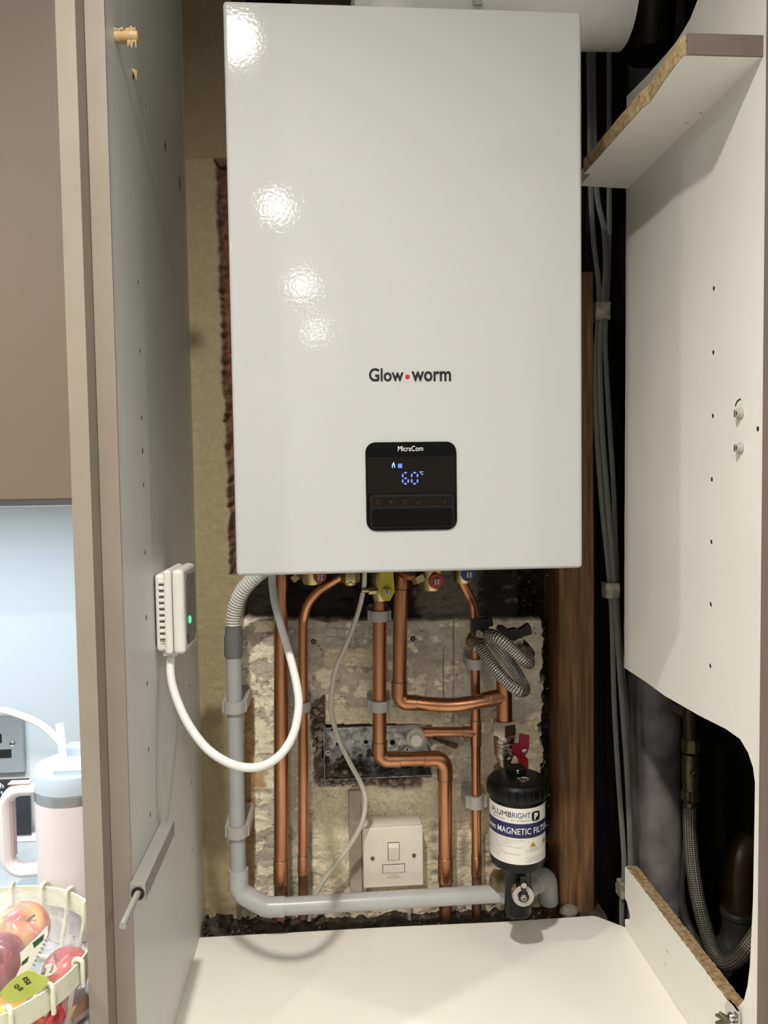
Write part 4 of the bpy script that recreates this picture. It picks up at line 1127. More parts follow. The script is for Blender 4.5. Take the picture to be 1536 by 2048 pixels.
# valve 2
v2 = at(1044, 1297, Y=.288)
MB().lathe([(.0128, -.03), (.0128, .006), (.0110, .010), (.0110, .020)], v2, (.05, -1, -.15), 24).build('valve_body', 'chrome', fl_)
MB().lathe([(.0120, 0), (.0138, .001), (.0138, .008), (.0105, .009), (.0095, .0075)], at(1049, 1305, Y=.266), (.1, -.9, -.4), 24).build('union_nut', 'nickel', fl_)
MB().bbox(*(lambda a_: (a_.x-.008, a_.x+.008, a_.y-.004, a_.y+.01, a_.z-.012, a_.z+.006))(at(1036, 1283, Y=.272)), .002, 2).build('valve_neck', 'nickel', fl_)
h2m = MB(); poly_front(h2m, [(995.5, 1257), (999, 1252), (1007, 1252), (1018, 1259.5), (1030, 1256.5), (1040, 1259), (1053, 1249.5), (1058, 1247.5), (1062, 1252), (1064, 1269), (1048, 1273), (1044, 1274), (1029, 1282), (1016, 1279), (1012, 1273), (996, 1272)], .262, .010)
h2m.build('handle', 'black_satin', fl_)

# ================================================================== ELECTRICS
# galvanised back box, sunk into the wall
bxA, bxB = at(650, 1558, Y=WALL+.002), at(862, 1449, Y=WALL+.002)
mbx = thing('metal_back_box', ((bxA.x+bxB.x)/2, WALL+.03, bxA.z), 'galvanised metal socket box sunk in the wall behind gas pipe', 'electrical box')
yb_ = WALL+.036
ko = [circ(bxA.x+.053, bxB.z-.022, .009, 18), circ(bxA.x+.050, bxB.z-.055, .0095, 18), circ(bxA.x+.095, bxB.z-.05, .0095, 18)]
hl = [circ(q.x, q.z, r_, 12) for q, r_ in ((at(732, 1484, Y=yb_), .0036), (at(676, 1488, Y=yb_), .0036), (at(785, 1485, Y=yb_), .0045), (at(664, 1459, Y=yb_), .0022))]
MB().prism([(bxA.x, bxA.z), (bxB.x, bxA.z), (bxB.x, bxB.z), (bxA.x, bxB.z)], hl, (0, yb_, 0), (1, 0, 0), (0, 0, 1), (0, 1, 0), .0012).build('back_plate', 'galv', mbx, smooth=False)
for c_ in ko:
    cx_ = sum(p[0] for p in c_)/len(c_); cz_ = sum(p[1] for p in c_)/len(c_)
    MB().lathe([(.0096, 0), (.0096, .0007), (.0086, .0007), (.0086, .0003), (0, .0003)], (cx_, yb_, cz_), (0, -1, 0), 22).build('knockout', 'galv', mbx)
MB().box(bxA.x-.001, bxA.x, WALL-.001, yb_, bxA.z, bxB.z).build('side_plate', 'galv', mbx)
MB().box(bxB.x, bxB.x+.001, WALL+.001, yb_, bxA.z, bxB.z).build('side_plate', 'galv', mbx)
MB().box(bxA.x, bxB.x, WALL-.001, yb_, bxA.z-.001, bxA.z).build('bottom_plate', 'galv', mbx)
MB().box(bxA.x, bxB.x, WALL+.001, yb_, bxB.z, bxB.z+.001).build('top_plate', 'galv', mbx)
for (x, y) in ((656, 1504), (814, 1497)):
    q = at(x, y, Y=WALL+.008); MB().lathe([(.0048, 0), (.0048, .004), (.0022, .004), (.002, -.001)], q, (0, -1, 0), 16).build('screw_lug', 'galv', mbx)

chips('box_rubble', '', '', 70, lambda: (random.uniform(bxA.x+.004, bxB.x-.010), random.uniform(WALL+.006, yb_-.003), bxA.z+.003+random.random()**1.6*.026), 'rubble_dark', .0025, .0065, mbx)
# fused spur
Ys = .300
SA, SB = at(727.5, 1776, Y=Ys), at(845.5, 1650, Y=Ys)
fs_ = thing('fused_spur_switch', ((SA.x+SB.x)/2, WALL, SA.z), 'cream white fused switch plate on the wall above white pipe', 'switch')
MB().bbox(SA.x+.0015, SB.x-.0015, Ys+.006, WALL-.001, SA.z+.001, SB.z+.0005, .002, 2).build('back_box', 'spur_plastic', fs_)
rot = MB().bbox(SA.x, SB.x, Ys-.002, Ys+.0055, SA.z, SB.z, .0022, 3).build('face_plate', 'spur_plastic', fs_)
Yq = Ys-.0022
def plate(x0, x1, y0, y1, t, m, name, par=None, r=.0008):
    a_, b_ = at(x0, y1, Y=Yq), at(x1, y0, Y=Yq)
    return MB().bbox(a_.x, b_.x, Yq-t, Yq+.001, a_.z, b_.z, r, 2).build(name, m, par or fs_)
plate(776, 798.5, 1684, 1721, .0004, 'slot', 'rocker_gap', r=.0002)
a_, b_ = at(777, 1720, Y=Yq), at(797.5, 1685, Y=Yq)
MB().add([(a_.x, Yq-.001, a_.z), (b_.x, Yq-.001, a_.z), (b_.x, Yq-.0042, b_.z-.006), (a_.x, Yq-.0042, b_.z-.006), (a_.x, Yq-.001, b_.z), (b_.x, Yq-.001, b_.z), (a_.x, Yq+.001, a_.z), (b_.x, Yq+.001, a_.z), (b_.x, Yq+.001, b_.z), (a_.x, Yq+.001, b_.z)],
         [(0, 1, 2, 3), (3, 2, 5, 4), (0, 3, 4, 9, 6), (1, 7, 8, 5, 2), (4, 5, 8, 9), (0, 6, 7, 1)]).build('rocker', 'spur_plastic', fs_, smooth=False)
plate(765, 810, 1727, 1746.5, .0003, 'slot', 'fuse_gap', r=.0002)
fh = plate(766, 809, 1728, 1745.8, .0009, 'spur_plastic', 'fuse_holder', r=.0004)
plate(781, 794, 1746, 1748.5, .0010, 'spur_plastic', 'fuse_lip', r=.0003)
text_fit(MB(), 'FUSE', front_map(775, 799, 1752, 1757, Yq-.0002), 0).build('lettering', 'clip', fs_, smooth=False)
for (x, y) in ((745, 1717), (828, 1711)):
    q = at(x, y, Y=Yq)
    sw_ = MB().lathe([(.0035, -.0002), (.0034, .0004), (.0030, .0009), (0, .0012)], q, (0, -1, 0), 16).build('screw', 'brass_old', fs_)
    MB().box(q.x-.0005, q.x+.0005, q.y-.0016, q.y-.0008, q.z-.0028, q.z+.0028).build('screw_slot', 'slot', sw_)
# conduit strip beside it
tag(MB().bbox(*(lambda a_, b_: (a_.x, b_.x, WALL-.012, WALL-.002, a_.z, b_.z))(at(700, 1790, Y=WALL-.01), at(722, 1580, Y=WALL-.01)), .003, 2).build('cable_conduit', 'conduit'), 'cream oval conduit on the wall left of fused switch', 'conduit')
a_ = at(818, 1776, Y=.318)
tag(MB().tube([a_, V((a_.x, a_.y, -.02))], .0030, 10).build('spur_cable', 'cable_cream'), 'short cream cable dropping below the fused switch', 'cable')

# carbon-monoxide style receiver on the left panel
UX0, UX1 = XL+.0015, -.2675
cu = thing('wireless_receiver', (XL, .08, .494), 'white wireless receiver box with green light on left side panel', 'receiver')
MB().bbox(UX0, XL+.020, .052, .118, .497, .5905, .005, 4).build('back_shell', 'white_plastic', cu)
MB().bbox(XL+.0125, XL+.0225, .046, .122, .4945, .5955, .004, 3).build('mid_shell', 'white_plastic', cu)
MB().bbox(XL+.0228, UX1, .0455, .122, .4945, .596, .0055, 4).build('front_shell', 'white_plastic', cu)
MB().box(XL+.0002, XL+.0018, .058, .112, .503, .583).build('mount_plate', 'slot', cu)
for k in range(10):
    z = .5815-k*.0073
    vp = MB().bbox(XL+.0065, XL+.0165, .0478, .0515, z-.0022, z+.0022, .0009, 1).build('vent_rib', 'white_plastic', cu)
    MB().box(XL+.0075, XL+.0160, .0472, .0479, z-.0032, z-.0024).build('vent_slot', 'slot', vp)
fc = [(.053, .512), (.060, .503), (.100, .501), (.115, .508), (.117, .55), (.115, .585), (.060, .588), (.053, .575)]
MB().prism(fc, [], (UX1-.0002, 0, 0), YZ['u'], YZ['v'], YZ['w'], .0006).build('face_panel', 'damper', cu)
MB().prism([(.055, .530), (.062, .524), (.100, .530), (.114, .545), (.112, .570), (.098, .580), (.056, .575)], [], (UX1+.0004, 0, 0), YZ['u'], YZ['v'], YZ['w'], .0003).build('face_inlay', 'unit_face', cu)
q = at(378, 1239, X=UX1)
MB().lathe([(.0048, .0), (.0048, .0012), (.0035, .0022), (0, .0026)], (UX1, q.y, q.z), (1, 0, 0), 16).build('indicator', 'led_green', cu)
mk = MB()
for k in range(2): mk.box(UX1+.0004, UX1+.0009, .058, .064, .5115-.006*k, .513-.006*k); mk.box(UX1+.0004, UX1+.0009, .062, .064, .5115-.006*k, .516-.006*k)
mk.build('face_mark', 'print_black', cu)
e_ = at(344, 1312, Y=.066)
MB().bbox(e_.x-.009, e_.x+.008, .058, .076, .4905, .4962, .001, 1).build('cable_gland', 'white_plastic', cu)

# white cable, loop
kw = [at(547, 1120, Y=.16), at(544, 1153, Y=.155), at(546, 1182, Y=.145), at(552, 1216, Y=.13), at(568, 1272, Y=.105), at(584, 1328, Y=.075), at(596, 1385, Y=.045), at(596.5, 1425, Y=.03), at(586, 1470, Y=.015), at(563, 1507, Y=.003), at(530, 1530, Y=-.004), at(490, 1535, Y=-.004), at(448, 1521, Y=.002), at(408, 1491, Y=.015), at(372, 1440, Y=.032), at(349, 1385, Y=.048), at(341, 1345, Y=.058), at(342, 1312, Y=.066)]
tag(MB().tube(catmull(kw, 8), .0050, 16).build('white_cable', 'cable_white'), 'thick white cable looping from boiler to the white receiver box', 'cable')
kg = [at(729, 1120, Y=.255), at(729, 1150, Y=.262), at(727, 1178, Y=.275), at(716, 1225, Y=.285), at(694, 1285, Y=.287), at(672, 1335, Y=.288), at(663, 1385, Y=.287), at(663, 1425, Y=.284), at(676, 1475, Y=.275), at(697, 1520, Y=.270), at(722, 1567, Y=.271), at(731, 1600, Y=.274), at(724, 1645, Y=.278), at(700, 1690, Y=.285), at(664, 1738, Y=.292), at(636, 1780, Y=.296), at(622, 1815, Y=.300), at(618, 1840, Y=.302)]
tag(MB().tube(catmull(kg, 8), .0038, 14).build('grey_cable', 'cable_cream'), 'thin pale grey cable hanging in front of metal box', 'cable')

# ================================================================== RIGHT SIDE VOID
sd = tag(MB().bbox(at(1118, 1150, Y=.31).x, at(1188, 1150, Y=.31).x, .31, .371, -.05, 1.02, .0015, 1).build('timber_stud', 'stud'), 'brown upright timber stud right of the copper pipes', 'timber')
tag(MB().bbox(.333, .352, .375, .43, -.28, 1.55, .002, 1).build('timber_batten', 'void_brown'), 'dark brown batten deep in the gap behind grey cables', 'timber')
MB0 = MB().bbox(.272, .322, .345, .371, 1.021, 1.55, .002, 1).build('timber_stud', 'void_brown')  # upper stud piece, its shade put into a darker material
tag(MB0, 'timber above the brown stud, coloured dark for shade, beside the boiler', 'timber')
# flat grey cables
def flat_cable(pts, w, t, label, name='flat_cable', m='cable_grey'):
    path = catmull(pts, 8); mb = MB(); n = 10; vs = []; fs = []
    for i, q in enumerate(path):
        for j in range(n):
            a_ = 2*math.pi*j/n
            vs.append((q.x+w*.5*math.copysign(abs(math.cos(a_))**.7, math.cos(a_)), q.y+t*.5*math.sin(a_), q.z))
    for i in range(len(path)-1):
        for j in range(n): fs.append((i*n+j, i*n+(j+1) % n, (i+1)*n+(j+1) % n, (i+1)*n+j))
    fs += [tuple(range(n)), tuple((len(path)-1)*n+j for j in range(n))]
    return tag(mb.add(vs, fs).build(name, m), label, 'cable', 'flat grey cables in the right gap')
YK = .335
flat_cable([at(1172, -20, Y=YK), at(1178, 130, Y=YK), at(1180, 330, Y=YK), at(1186, 470, Y=YK), at(1197, 570, Y=YK), at(1196, 640, Y=YK), at(1191, 720, Y=YK), at(1192, 840, Y=YK), at(1203, 1000, Y=YK), at(1219, 1160, Y=YK), at(1224, 1240, Y=YK), at(1228, 1400, Y=YK), at(1237, 1560, Y=YK), at(1248, 1720, Y=YK), at(1244, 1790, Y=YK), at(1243, 1870, Y=YK)], px(11, YK), .005, 'flat grey cable nearest the boiler, leftmost of the bundle')
flat_cable([at(1186, -20, Y=YK+.008), at(1187, 200, Y=YK+.008), at(1193, 380, Y=YK+.006), at(1208, 460, Y=YK+.003), at(1211, 540, Y=YK), at(1204, 620, Y=YK-.004), at(1199, 700, Y=YK-.004), at(1203, 840, Y=YK-.004), at(1215, 1000, Y=YK-.004), at(1228, 1150, Y=YK-.004), at(1234, 1260, Y=YK), at(1244, 1400, Y=YK), at(1255, 1560, Y=YK), at(1261, 1720, Y=YK+.004), at(1262, 1870, Y=YK+.004)], px(12, YK), .005, 'flat grey cable in the middle of the bundle, running full height')
flat_cable([at(1218, -20, Y=YK+.012), at(1218, 300, Y=YK+.012), at(1218, 480, Y=YK+.010), at(1214, 600, Y=YK+.004), at(1210, 680, Y=YK+.004), at(1216, 800, Y=YK+.006), at(1226, 960, Y=YK+.006), at(1232, 1120, Y=YK+.006), at(1236, 1240, Y=YK+.010), at(1252, 1420, Y=YK+.012), at(1258, 1600, Y=YK+.014)], px(11, YK), .005, 'darker grey cable at the right of the bundle, by white panel', m='cable_grey')
def wrap(x0, x1, y0, y1, label):
    a_, b_ = at(x0, y1, Y=YK-.006), at(x1, y0, Y=YK-.006)
    bm = bmesh.new(); bmesh.ops.create_cube(bm, size=1); bmesh.ops.subdivide_edges(bm, edges=bm.edges[:], cuts=4, use_grid_fill=True)
    for v in bm.verts:
        v.co = V(((a_.x+b_.x)/2+v.co.x*(b_.x-a_.x), YK+.001+v.co.y*.022, (a_.z+b_.z)/2+v.co.z*(b_.z-a_.z)))+V((random.uniform(-1, 1), random.uniform(-1, 1), random.uniform(-1, 1)))*.0008
    mb = MB(); bm.verts.index_update(); mb.add([v.co.copy() for v in bm.verts], [[v.index for v in f.verts] for f in bm.faces]); bm.free()
    tag(mb.build('cable_tape', 'tape'), label, 'tape', 'tape wraps on the cables')
wrap(1190, 1219, 605, 639, 'upper cream tape wrapped round the grey cables')
wrap(1211, 1237, 1166, 1196, 'lower cream tape wrapped round the grey cables')
wrap(1240, 1249, 1768, 1796, 'small pale cable clip low by the white rail')
# grey soil stack
so = thing('soil_stack', at(1308, 1800, Y=.44), 'wide grey stained pipe in the dark gap behind cut-out panel', 'pipe')
c_ = at(1308, 1600, Y=.43)
MB().tube([(c_.x, .43, -.28), (c_.x, .43, 1.5)], .047, 40).build('pipe', 'soil', so)
# isolating valve & hose in void
YVv = .36
ivx = at(1381, 1540, Y=YVv)
iv = thing('brass_valve', ivx, 'old brass isolating valve above braided hose in dark opening', 'valve')
def ZV(y): return at(1381, y, Y=YVv).z
MB().lathe([(.0105, ZV(1620)), (.0108, ZV(1603)), (.0135, ZV(1600)), (.0150, ZV(1596)), (.0150, ZV(1582)), (.0125, ZV(1578)), (.0130, ZV(1570)), (.0142, ZV(1560)), (.0142, ZV(1520)), (.0125, ZV(1508))], (ivx.x, YVv, 0), (0, 0, 1), 24).build('body', 'brass_old', iv)
MB().lathe([(.0140, ZV(1504)), (.0158, ZV(1501)), (.0158, ZV(1484)), (.0135, ZV(1477)), (.0105, ZV(1476))], (ivx.x, YVv, 0), (0, 0, 1), 8).build('upper_nut', 'brass_old', iv)
MB().lathe([(.0135, ZV(1600)), (.0158, ZV(1597)), (.0158, ZV(1582)), (.0135, ZV(1578))], (ivx.x, YVv, 0), (0, 0, 1), 6).build('lower_nut', 'brass_old', iv)
q = at(1388, 1547, Y=YVv-.014); sc_ = MB().lathe([(.0068, 0), (.0068, .005), (.0058, .0065), (0, .0065)], q, (.1, -1, 0), 20).build('screw_head', 'brass_old', iv)
MB().box(q.x-.0045, q.x+.0045, q.y-.0075, q.y-.0060, q.z-.0006, q.z+.0006).build('screw_slot', 'slot', sc_)
MB().tube([at(1380, 1480, Y=YVv), at(1378, 1400, Y=YVv), at(1378, 1330, Y=YVv)], .0110, 18).build('tail_pipe', 'brown_pipe', iv)
MB().tube([at(1332, 1408, Y=.40), at(1384, 1424, Y=.37)], .0150, 20).build('cross_pipe', 'brown_pipe', iv)
MB().lathe([(.017, 0), (.019, .002), (.019, .008), (.017, .010)], at(1331, 1407, Y=.402), (.9, -.3, -.2), 20).build('pipe_collar', 'brown_pipe', iv)
hv = [at(1380, 1612, Y=YVv), at(1380, 1660, Y=YVv), at(1384, 1720, Y=.355), at(1394, 1790, Y=.34), at(1409, 1850, Y=.325), at(1426, 1900, Y=.305), at(1448, 1925, Y=.285), at(1474, 1918, Y=.265), at(1500, 1888, Y=.25), at(1525, 1850, Y=.25)]
tag(MB().tube(catmull(hv, 12), .0118, 20).build('braided_hose', 'braid_old'), 'dull braided hose sweeping down inside the dark opening', 'hose')
g2_ = [at(1374, 1680, Y=.41), at(1364, 1730, Y=.41), at(1361, 1790, Y=.40), at(1372, 1840, Y=.39), at(1392, 1880, Y=.37), at(1420, 1905, Y=.36)]
tag(MB().tube(catmull(g2_, 10), .0080, 16).build('grey_hose', 'pvc_void'), 'thin grey hose curving behind the braided hose', 'hose')
wp = thing('waste_pipe', at(1480, 1850, Y=.40), 'brown waste pipe with grey elbow behind the right panel', 'pipe')
MB().tube(catmull([at(1500, 1680, Y=.43), at(1484, 1712, Y=.42), at(1476, 1770, Y=.41), at(1474, 1830, Y=.40)], 8), .024, 28).build('pipe', 'brown_pipe', wp)
MB().lathe([(.027, 0), (.029, .003), (.029, .010), (.026, .014)], at(1474, 1832, Y=.40), (0, 0, 1), 28).build('socket', 'pvc_void', wp)
MB().tube(catmull([at(1474, 1830, Y=.40), at(1472, 1870, Y=.40), at(1455, 1900, Y=.40), at(1420, 1905, Y=.40), at(1395, 1895, Y=.41)], 8), .026, 28).build('elbow', 'pvc_void', wp)
# loose plaster lump on the base
p = at(1138, 1822, Y=.30)
bm = bmesh.new(); bmesh.ops.create_icosphere(bm, subdivisions=2, radius=.014)
for v in bm.verts: v.co = V((v.co.x*1.15*random.uniform(.85, 1.15), v.co.y*.8, v.co.z*.7*random.uniform(.8, 1.15)))+p
q = MB(); bm.verts.index_update(); q.add([v.co.copy() for v in bm.verts], [[v.index for v in f.verts] for f in bm.faces]); bm.free()
tag(q.build('plaster_lump', 'rubble', smooth=False), 'lump of broken plaster at the foot of brown timber stud', 'rubble')

# ================================================================== KITCHEN AT THE LEFT
WT = .14
tag(MB().bbox(-2.19, -.3425, -.30, WALL-.0005, WT-.04, WT, .003, 2).build('worktop', 'worktop'), 'pale grey kitchen worktop at the far left', 'worktop')
tag(MB().bbox(-2.19, -.3425, WALL-.012, WALL-.0008, WT+.0002, WT+.012, .002, 2).build('worktop_upstand', 'wall_paint'), 'low white strip along the back of the worktop', 'trim')
# steel socket
so_ = thing('wall_socket', (-.62, WALL, .25), 'brushed steel wall socket cut by the left picture edge', 'socket')
s0, s1 = at(0, 1547, Y=.332), at(44.5, 1430, Y=.332)
MB().bbox(-.74, s1.x, .3315, WALL-.0005, s0.z, s1.z, .0018, 2).build('face_plate', 'steel', so_)
for (x0, x1, y0, y1) in ((-14, 2.5, 1468, 1487), (-8, 22, 1499, 1517)):
    a_, b_ = at(x0, y1, Y=.331), at(x1, y0, Y=.331)
    MB().prism(rrect(a_.x, b_.x, a_.z, b_.z, .001), [], (0, .3312, 0), (1, 0, 0), (0, 0, 1), (0, -1, 0), .0005).build('socket_hole', 'slot', so_)
q = at(24, 1488, Y=.331); ss = MB().lathe([(.0044, 0), (.0042, .001), (.003, .0018), (0, .002)], q, (0, -1, 0), 16).build('screw', 'chrome', so_)
MB().box(q.x-.0032, q.x+.0032, q.y-.0026, q.y-.0018, q.z-.0005, q.z+.0005).build('screw_slot', 'slot', ss)
# charcoal card
bc = thing('charcoal_sign', at(20, 1664, Y=.325), 'charcoal card with white letters standing below the steel socket', 'sign')
s0, s1 = at(0, 1664, Y=.325), at(57.5, 1557, Y=.325)
MB().bbox(-.72, s1.x, .3255, .3275, WT+.0125, s1.z, .0005, 1).build('card', 'card_black', bc)
lt = MB()
text_fit(lt, 'h', front_map(0, 7, 1566, 1576, .3252), .02); text_fit(lt, 't', front_map(1, 6, 1582, 1588, .3252), .02)
text_fit(lt, 'n', front_map(-2, 4.5, 1625, 1631, .3252), .02); text_fit(lt, 'e', front_map(-4, 3, 1637, 1646, .3252), .02); text_fit(lt, 'n', front_map(-3, 4, 1655, 1664, .3252), .02)
lt.build('lettering', 'print_white', bc, smooth=False)
# cream cord arc
kc = [at(-40, 1424, Y=.16), at(0, 1420, Y=.16), at(40, 1430, Y=.158), at(80, 1448, Y=.154), at(110, 1473, Y=.15), at(135, 1503, Y=.146), at(155, 1531, Y=.142), at(175, 1570, Y=.14)]
tag(MB().tube(catmull(kc, 8), .0046, 14).build('cream_cord', 'cream_cord'), 'cream cord arching over the pink tumbler', 'cord')
# tumbler
TX, TY = -.4165, .10
tm = thing('tumbler', (TX, TY, WT), 'pale pink insulated tumbler with handle and blue-grey straw lid', 'tumbler')
MB().lathe([(0, WT), (.0415, WT), (.043, WT+.002), (.0435, WT+.018), (.0485, WT+.030), (.0492, WT+.036), (.0498, .3125)], (TX, TY, 0), (0, 0, 1), 56).build('body', 'pink', tm)
MB().lathe([(.0498, .3126), (.0502, .3132), (.0502, .3245), (.0496, .325)], (TX, TY, 0), (0, 0, 1), 56).build('steel_band', 'steel', tm)
ldz = .3252
lid = MB().lathe([(.0500, ldz), (.0508, ldz+.001), (.0508, ldz+.021), (.0495, ldz+.0235), (.047, ldz+.0225), (0, ldz+.020)], (TX, TY, 0), (0, 0, 1), 56).build('lid', 'lid', tm)
MB().prism([(-.024, -.036), (.024, -.036), (.028, .0), (.024, .03), (-.024, .03), (-.026, 0)], [], (TX+.008, TY, ldz+.020), (1, 0, 0), (0, 1, 0), (0, 0, 1), .008).build('slider', 'lid', lid)
MB().bbox(TX-.020, TX+.03, TY+.012, TY+.034, ldz+.022, ldz+.040, .003, 2).build('lid_ridge', 'lid', lid)
s0 = at(128, 1512, Y=TY); s1 = at(119, 1447, Y=TY+.02)
MB().tube([s0-V((0, 0, .01)), s1], .0052, 16).build('straw', 'straw', tm)
hz1, hz0 = .3185, .213
hp_ = fillet([(TX-.045, TY, hz1), (TX-.088, TY, hz1), (TX-.088, TY, hz0), (TX-.045, TY, hz0+.002)], .022, 8)
mbh = MB(); n_ = 16
vs, fs = [], []
for i, q in enumerate(hp_):
    t = (hp_[min(i+1, len(hp_)-1)]-hp_[max(i-1, 0)]).normalized(); nn = V((0, 1, 0)); b2 = t.cross(nn)
    for j in range(n_):
        a_ = 2*math.pi*j/n_; vs.append(q+nn*(.0115*math.cos(a_))+b2*(.0080*math.sin(a_)))
for i in range(len(hp_)-1):
    for j in range(n_): fs.append((i*n_+j, i*n_+(j+1) % n_, (i+1)*n_+(j+1) % n_, (i+1)*n_+j))
hd = mbh.add(vs, fs).build('handle', 'pink', tm)
MB().bbox(TX-.0805, TX-.0785, TY-.006, TY+.006, hz0+.02, hz1-.012, .0008, 2).build('grip_inlay', 'pink_dark', hd)
MB().bbox(TX-.083, TX-.056, TY-.006, TY+.006, hz1+.0075, hz1+.0092, .0007, 2).build('grip_inlay', 'pink_dark', hd)

# wire basket
BX, BY, BR, BT = -.4716, -.070, .123, .22
bk_ = thing('fruit_basket', (BX, BY, WT), 'cream wire fruit basket with flat rim at bottom left', 'basket')
bw = .022
MB().lathe([(BR, BT-bw), (BR, BT), (BR-.0018, BT), (BR-.0018, BT-bw), (BR, BT-bw)], (BX, BY, 0), (0, 0, 1), 72).build('rim_band', 'cream_metal', bk_)
zbk = WT+.006
for k in range(20):
    a_ = math.radians(18*k+4); c_, s_ = math.cos(a_), math.sin(a_)
    P_ = lambda r, z: V((BX+r*c_, BY+r*s_, z))
    MB().tube(fillet([P_(BR+.0042, BT-bw-.002), P_(BR+.0042, BT+.0035), P_(BR-.0050, BT+.0035), P_(BR-.0060, BT-bw), P_(BR-.018, zbk)], .0034, 4), .0024, 8).build('upright_wire', 'cream_metal', bk_)
for r_, z_ in ((BR-.018, zbk), (.06, zbk)):
    MB().tube([(BX+r_*math.cos(t), BY+r_*math.sin(t), z_) for t in np.linspace(0, 2*math.pi, 49)], .0024, 8, cap=False).build('base_ring', 'cream_metal', bk_)
for k in range(4):
    a_ = math.pi*k/4; r_ = BR-.018
    MB().tube([(BX+r_*math.cos(a_), BY+r_*math.sin(a_), zbk), (BX-r_*math.cos(a_), BY-r_*math.sin(a_), zbk)], .0022, 8).build('base_wire', 'cream_metal', bk_)

# apples
def apple_mesh():
    mb = MB(); prof = []
    for i in range(19):
        t = math.pi*i/18; r = math.sin(t)*(1+.10*math.cos(t)); z = -math.cos(t)*.90
        if i > 13: z -= .34*((i-13)/5)**2
        if i < 3: z += .14*((3-i)/3)**2
        prof.append((max(r, 1e-7 if i in (0, 18) else r), z))
    mb.lathe(prof, (0, 0, 0), (0, 0, 1), 28)
    return mb
def apple(x, y, Y, rpx, m, label, tilt):
    c_ = at(x, y, Y=Y); r = px(rpx, Y)
    e = thing('apple', c_, label, 'apple', 'bagged apples in the basket')
    mb = apple_mesh(); R_ = Matrix.Rotation(tilt[0], 3, 'X')@Matrix.Rotation(tilt[1], 3, 'Y')
    mb.v = [tuple(c_+R_@(V(v)*r)) for v in mb.v]; mb.build('fruit', m, e)
    MB().tube([c_+R_@V((0, 0, .50*r)), c_+R_@V((.05*r, 0, .80*r)), c_+R_@V((.14*r, 0, 1.02*r))], .0014, 6).build('stem', 'stud', e)
apple(45, 1858, -.045, 53, 'apple_mix', 'yellow and red apple at the top of the basket', (.5, .5))
apple(-4, 1922, -.100, 50, 'apple_dark', 'dark red apple at the left edge of the picture', (1.0, .2))
apple(128, 1940, -.075, 46, 'apple_red', 'red apple with oval sticker at the right of basket', (.3, -.4))
apple(93, 2025, -.120, 40, 'apple_red', 'bright red apple seen below the basket rim', (.8, .3))
apple(150, 2010, -.070, 30, 'apple_pale', 'orange-red apple low at the right behind the rim', (.2, .3))
apple(16, 2018, -.105, 44, 'apple_pale', 'orange apple low in the basket under green label', (.2, .5))
# film bags
def bag(c, rx, ry, rz, seed, label):
    bm = bmesh.new(); bmesh.ops.create_icosphere(bm, subdivisions=4, radius=1)
    for v in bm.verts:
        n_ = v.co.normalized()
        w_ = 1+.10*math.sin(7*n_.x+5*n_.z+seed)*math.sin(6*n_.y-4*n_.z)+.05*math.sin(17*n_.x-13*n_.y+11*n_.z+seed)
        v.co = V((n_.x*rx*w_, n_.y*ry*w_, n_.z*rz*w_))+c
    mb = MB(); bm.verts.index_update(); mb.add([v.co.copy() for v in bm.verts], [[v.index for v in f.verts] for f in bm.faces]); bm.free()
    tag(mb.build('fruit_bag', 'film', ang=3), label, 'bag')
bag(at(30, 1890, Y=-.075), .058, .05, .050, 1.3, 'clear plastic bag around the upper left apples')
bag(at(118, 1972, Y=-.085), .034, .042, .044, 4.1, 'clear plastic bag around the lower right apples')
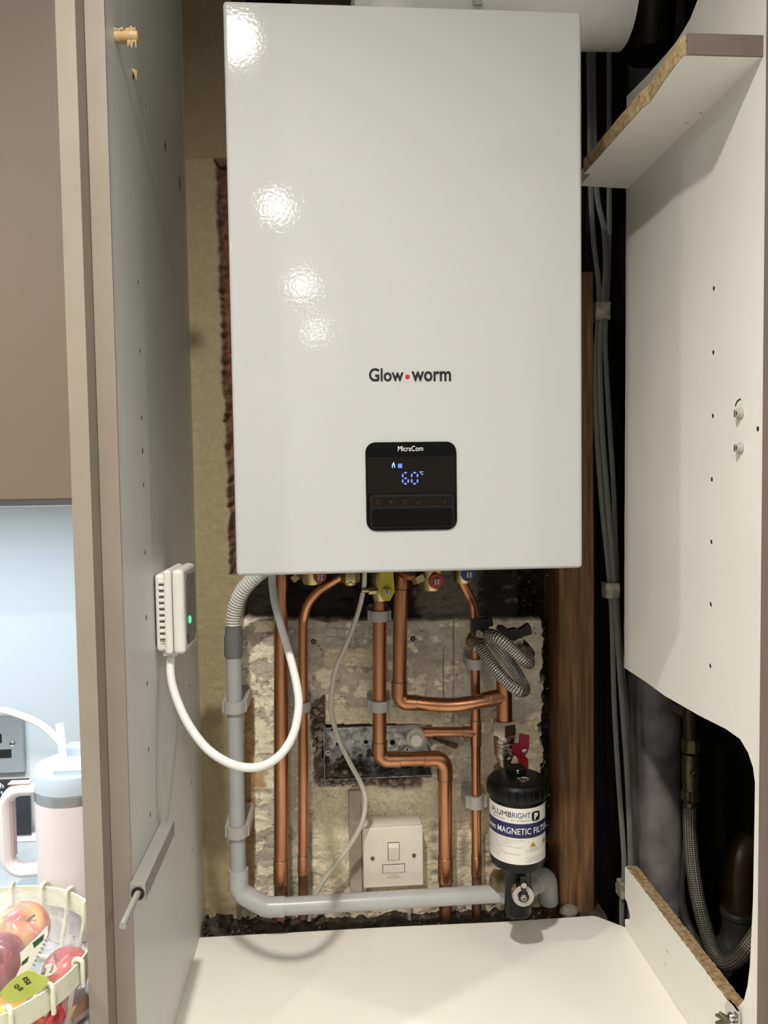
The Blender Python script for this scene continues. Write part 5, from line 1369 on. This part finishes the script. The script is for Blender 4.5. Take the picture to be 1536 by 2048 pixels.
# labels on the bags
gl = thing('bag_label', at(50, 1970, Y=-.14), 'leaf-shaped green paper label lying on the apples', 'label')
YL_ = -.142
mb = MB(); poly_front(mb, [(0, 1985), (14, 1969), (34, 1952), (54, 1941), (66, 1942), (80, 1951), (92, 1953), (98, 1960), (94, 1970), (80, 1982), (60, 1995), (40, 2004), (20, 2004), (4, 1998)], YL_, .0008)
mb.build('paper', 'label_green', gl, smooth=False)
lt = MB()
def slant(x0, y0, dx, dy, hx, hy, Y):
    def f(u, v):
        q = at(x0+dx*u+hx*v, y0+dy*u+hy*v, Y=Y); return (q.x, q.y, q.z)
    return f
text_fit(lt, 'ISI', slant(44, 1958, 9, 12, 10, -5, YL_-.0004), .02); text_fit(lt, 'QUE', slant(25, 1974, 14, 10, 9, -7, YL_-.0004), .02)
lt.build('lettering', 'print_black', gl, smooth=False)
wl = thing('bag_label', at(70, 1900, Y=-.12), 'white paper strip with green boxes along the upper bag', 'label')
mb = MB(); poly_front(mb, [(95, 1852), (96, 1868), (88, 1890), (62, 1935), (46, 1945), (36, 1960), (30, 1958), (42, 1930), (40, 1906), (70, 1878)], -.118, .0008)
mb.build('paper', 'label', wl, smooth=False)
mb = MB(); poly_front(mb, [(65, 1886), (88, 1868), (86, 1880), (68, 1896)], -.1184, .0003); mb.build('green_box', 'label_dkgreen', wl, smooth=False)
mb = MB(); poly_front(mb, [(44, 1924), (58, 1912), (54, 1924), (42, 1932)], -.1184, .0003); mb.build('green_box', 'label_dkgreen', wl, smooth=False)
lt = MB(); text_fit(lt, 'IIIIIII', slant(64, 1930, 26, -52, 6, 3, -.1184), .0); lt.build('lettering', 'print_grey', wl, smooth=False)
st = thing('fruit_sticker', at(98, 1940, Y=-.122), 'white oval sticker on the right-hand red apple', 'sticker')
q = at(98, 1940, Y=-.118)
pts = []
for k in range(24):
    a_ = 2*math.pi*k/24; pts.append((98+16*math.cos(a_)*.86+11*math.sin(a_)*.5, 1940-16*math.cos(a_)*.5+11*math.sin(a_)*.86))
mb = MB(); poly_front(mb, pts, -.118, .0006); mb.build('paper', 'label', st, smooth=False)
lt = MB(); text_fit(lt, 'TESCO', slant(88, 1953, 5, -16, -6, -3, -.1184), .02); text_fit(lt, 'Braeburn', slant(103, 1946, 5, -16, -5, -2, -.1184), 0)
lt.build('lettering', 'print_black', st, smooth=False)
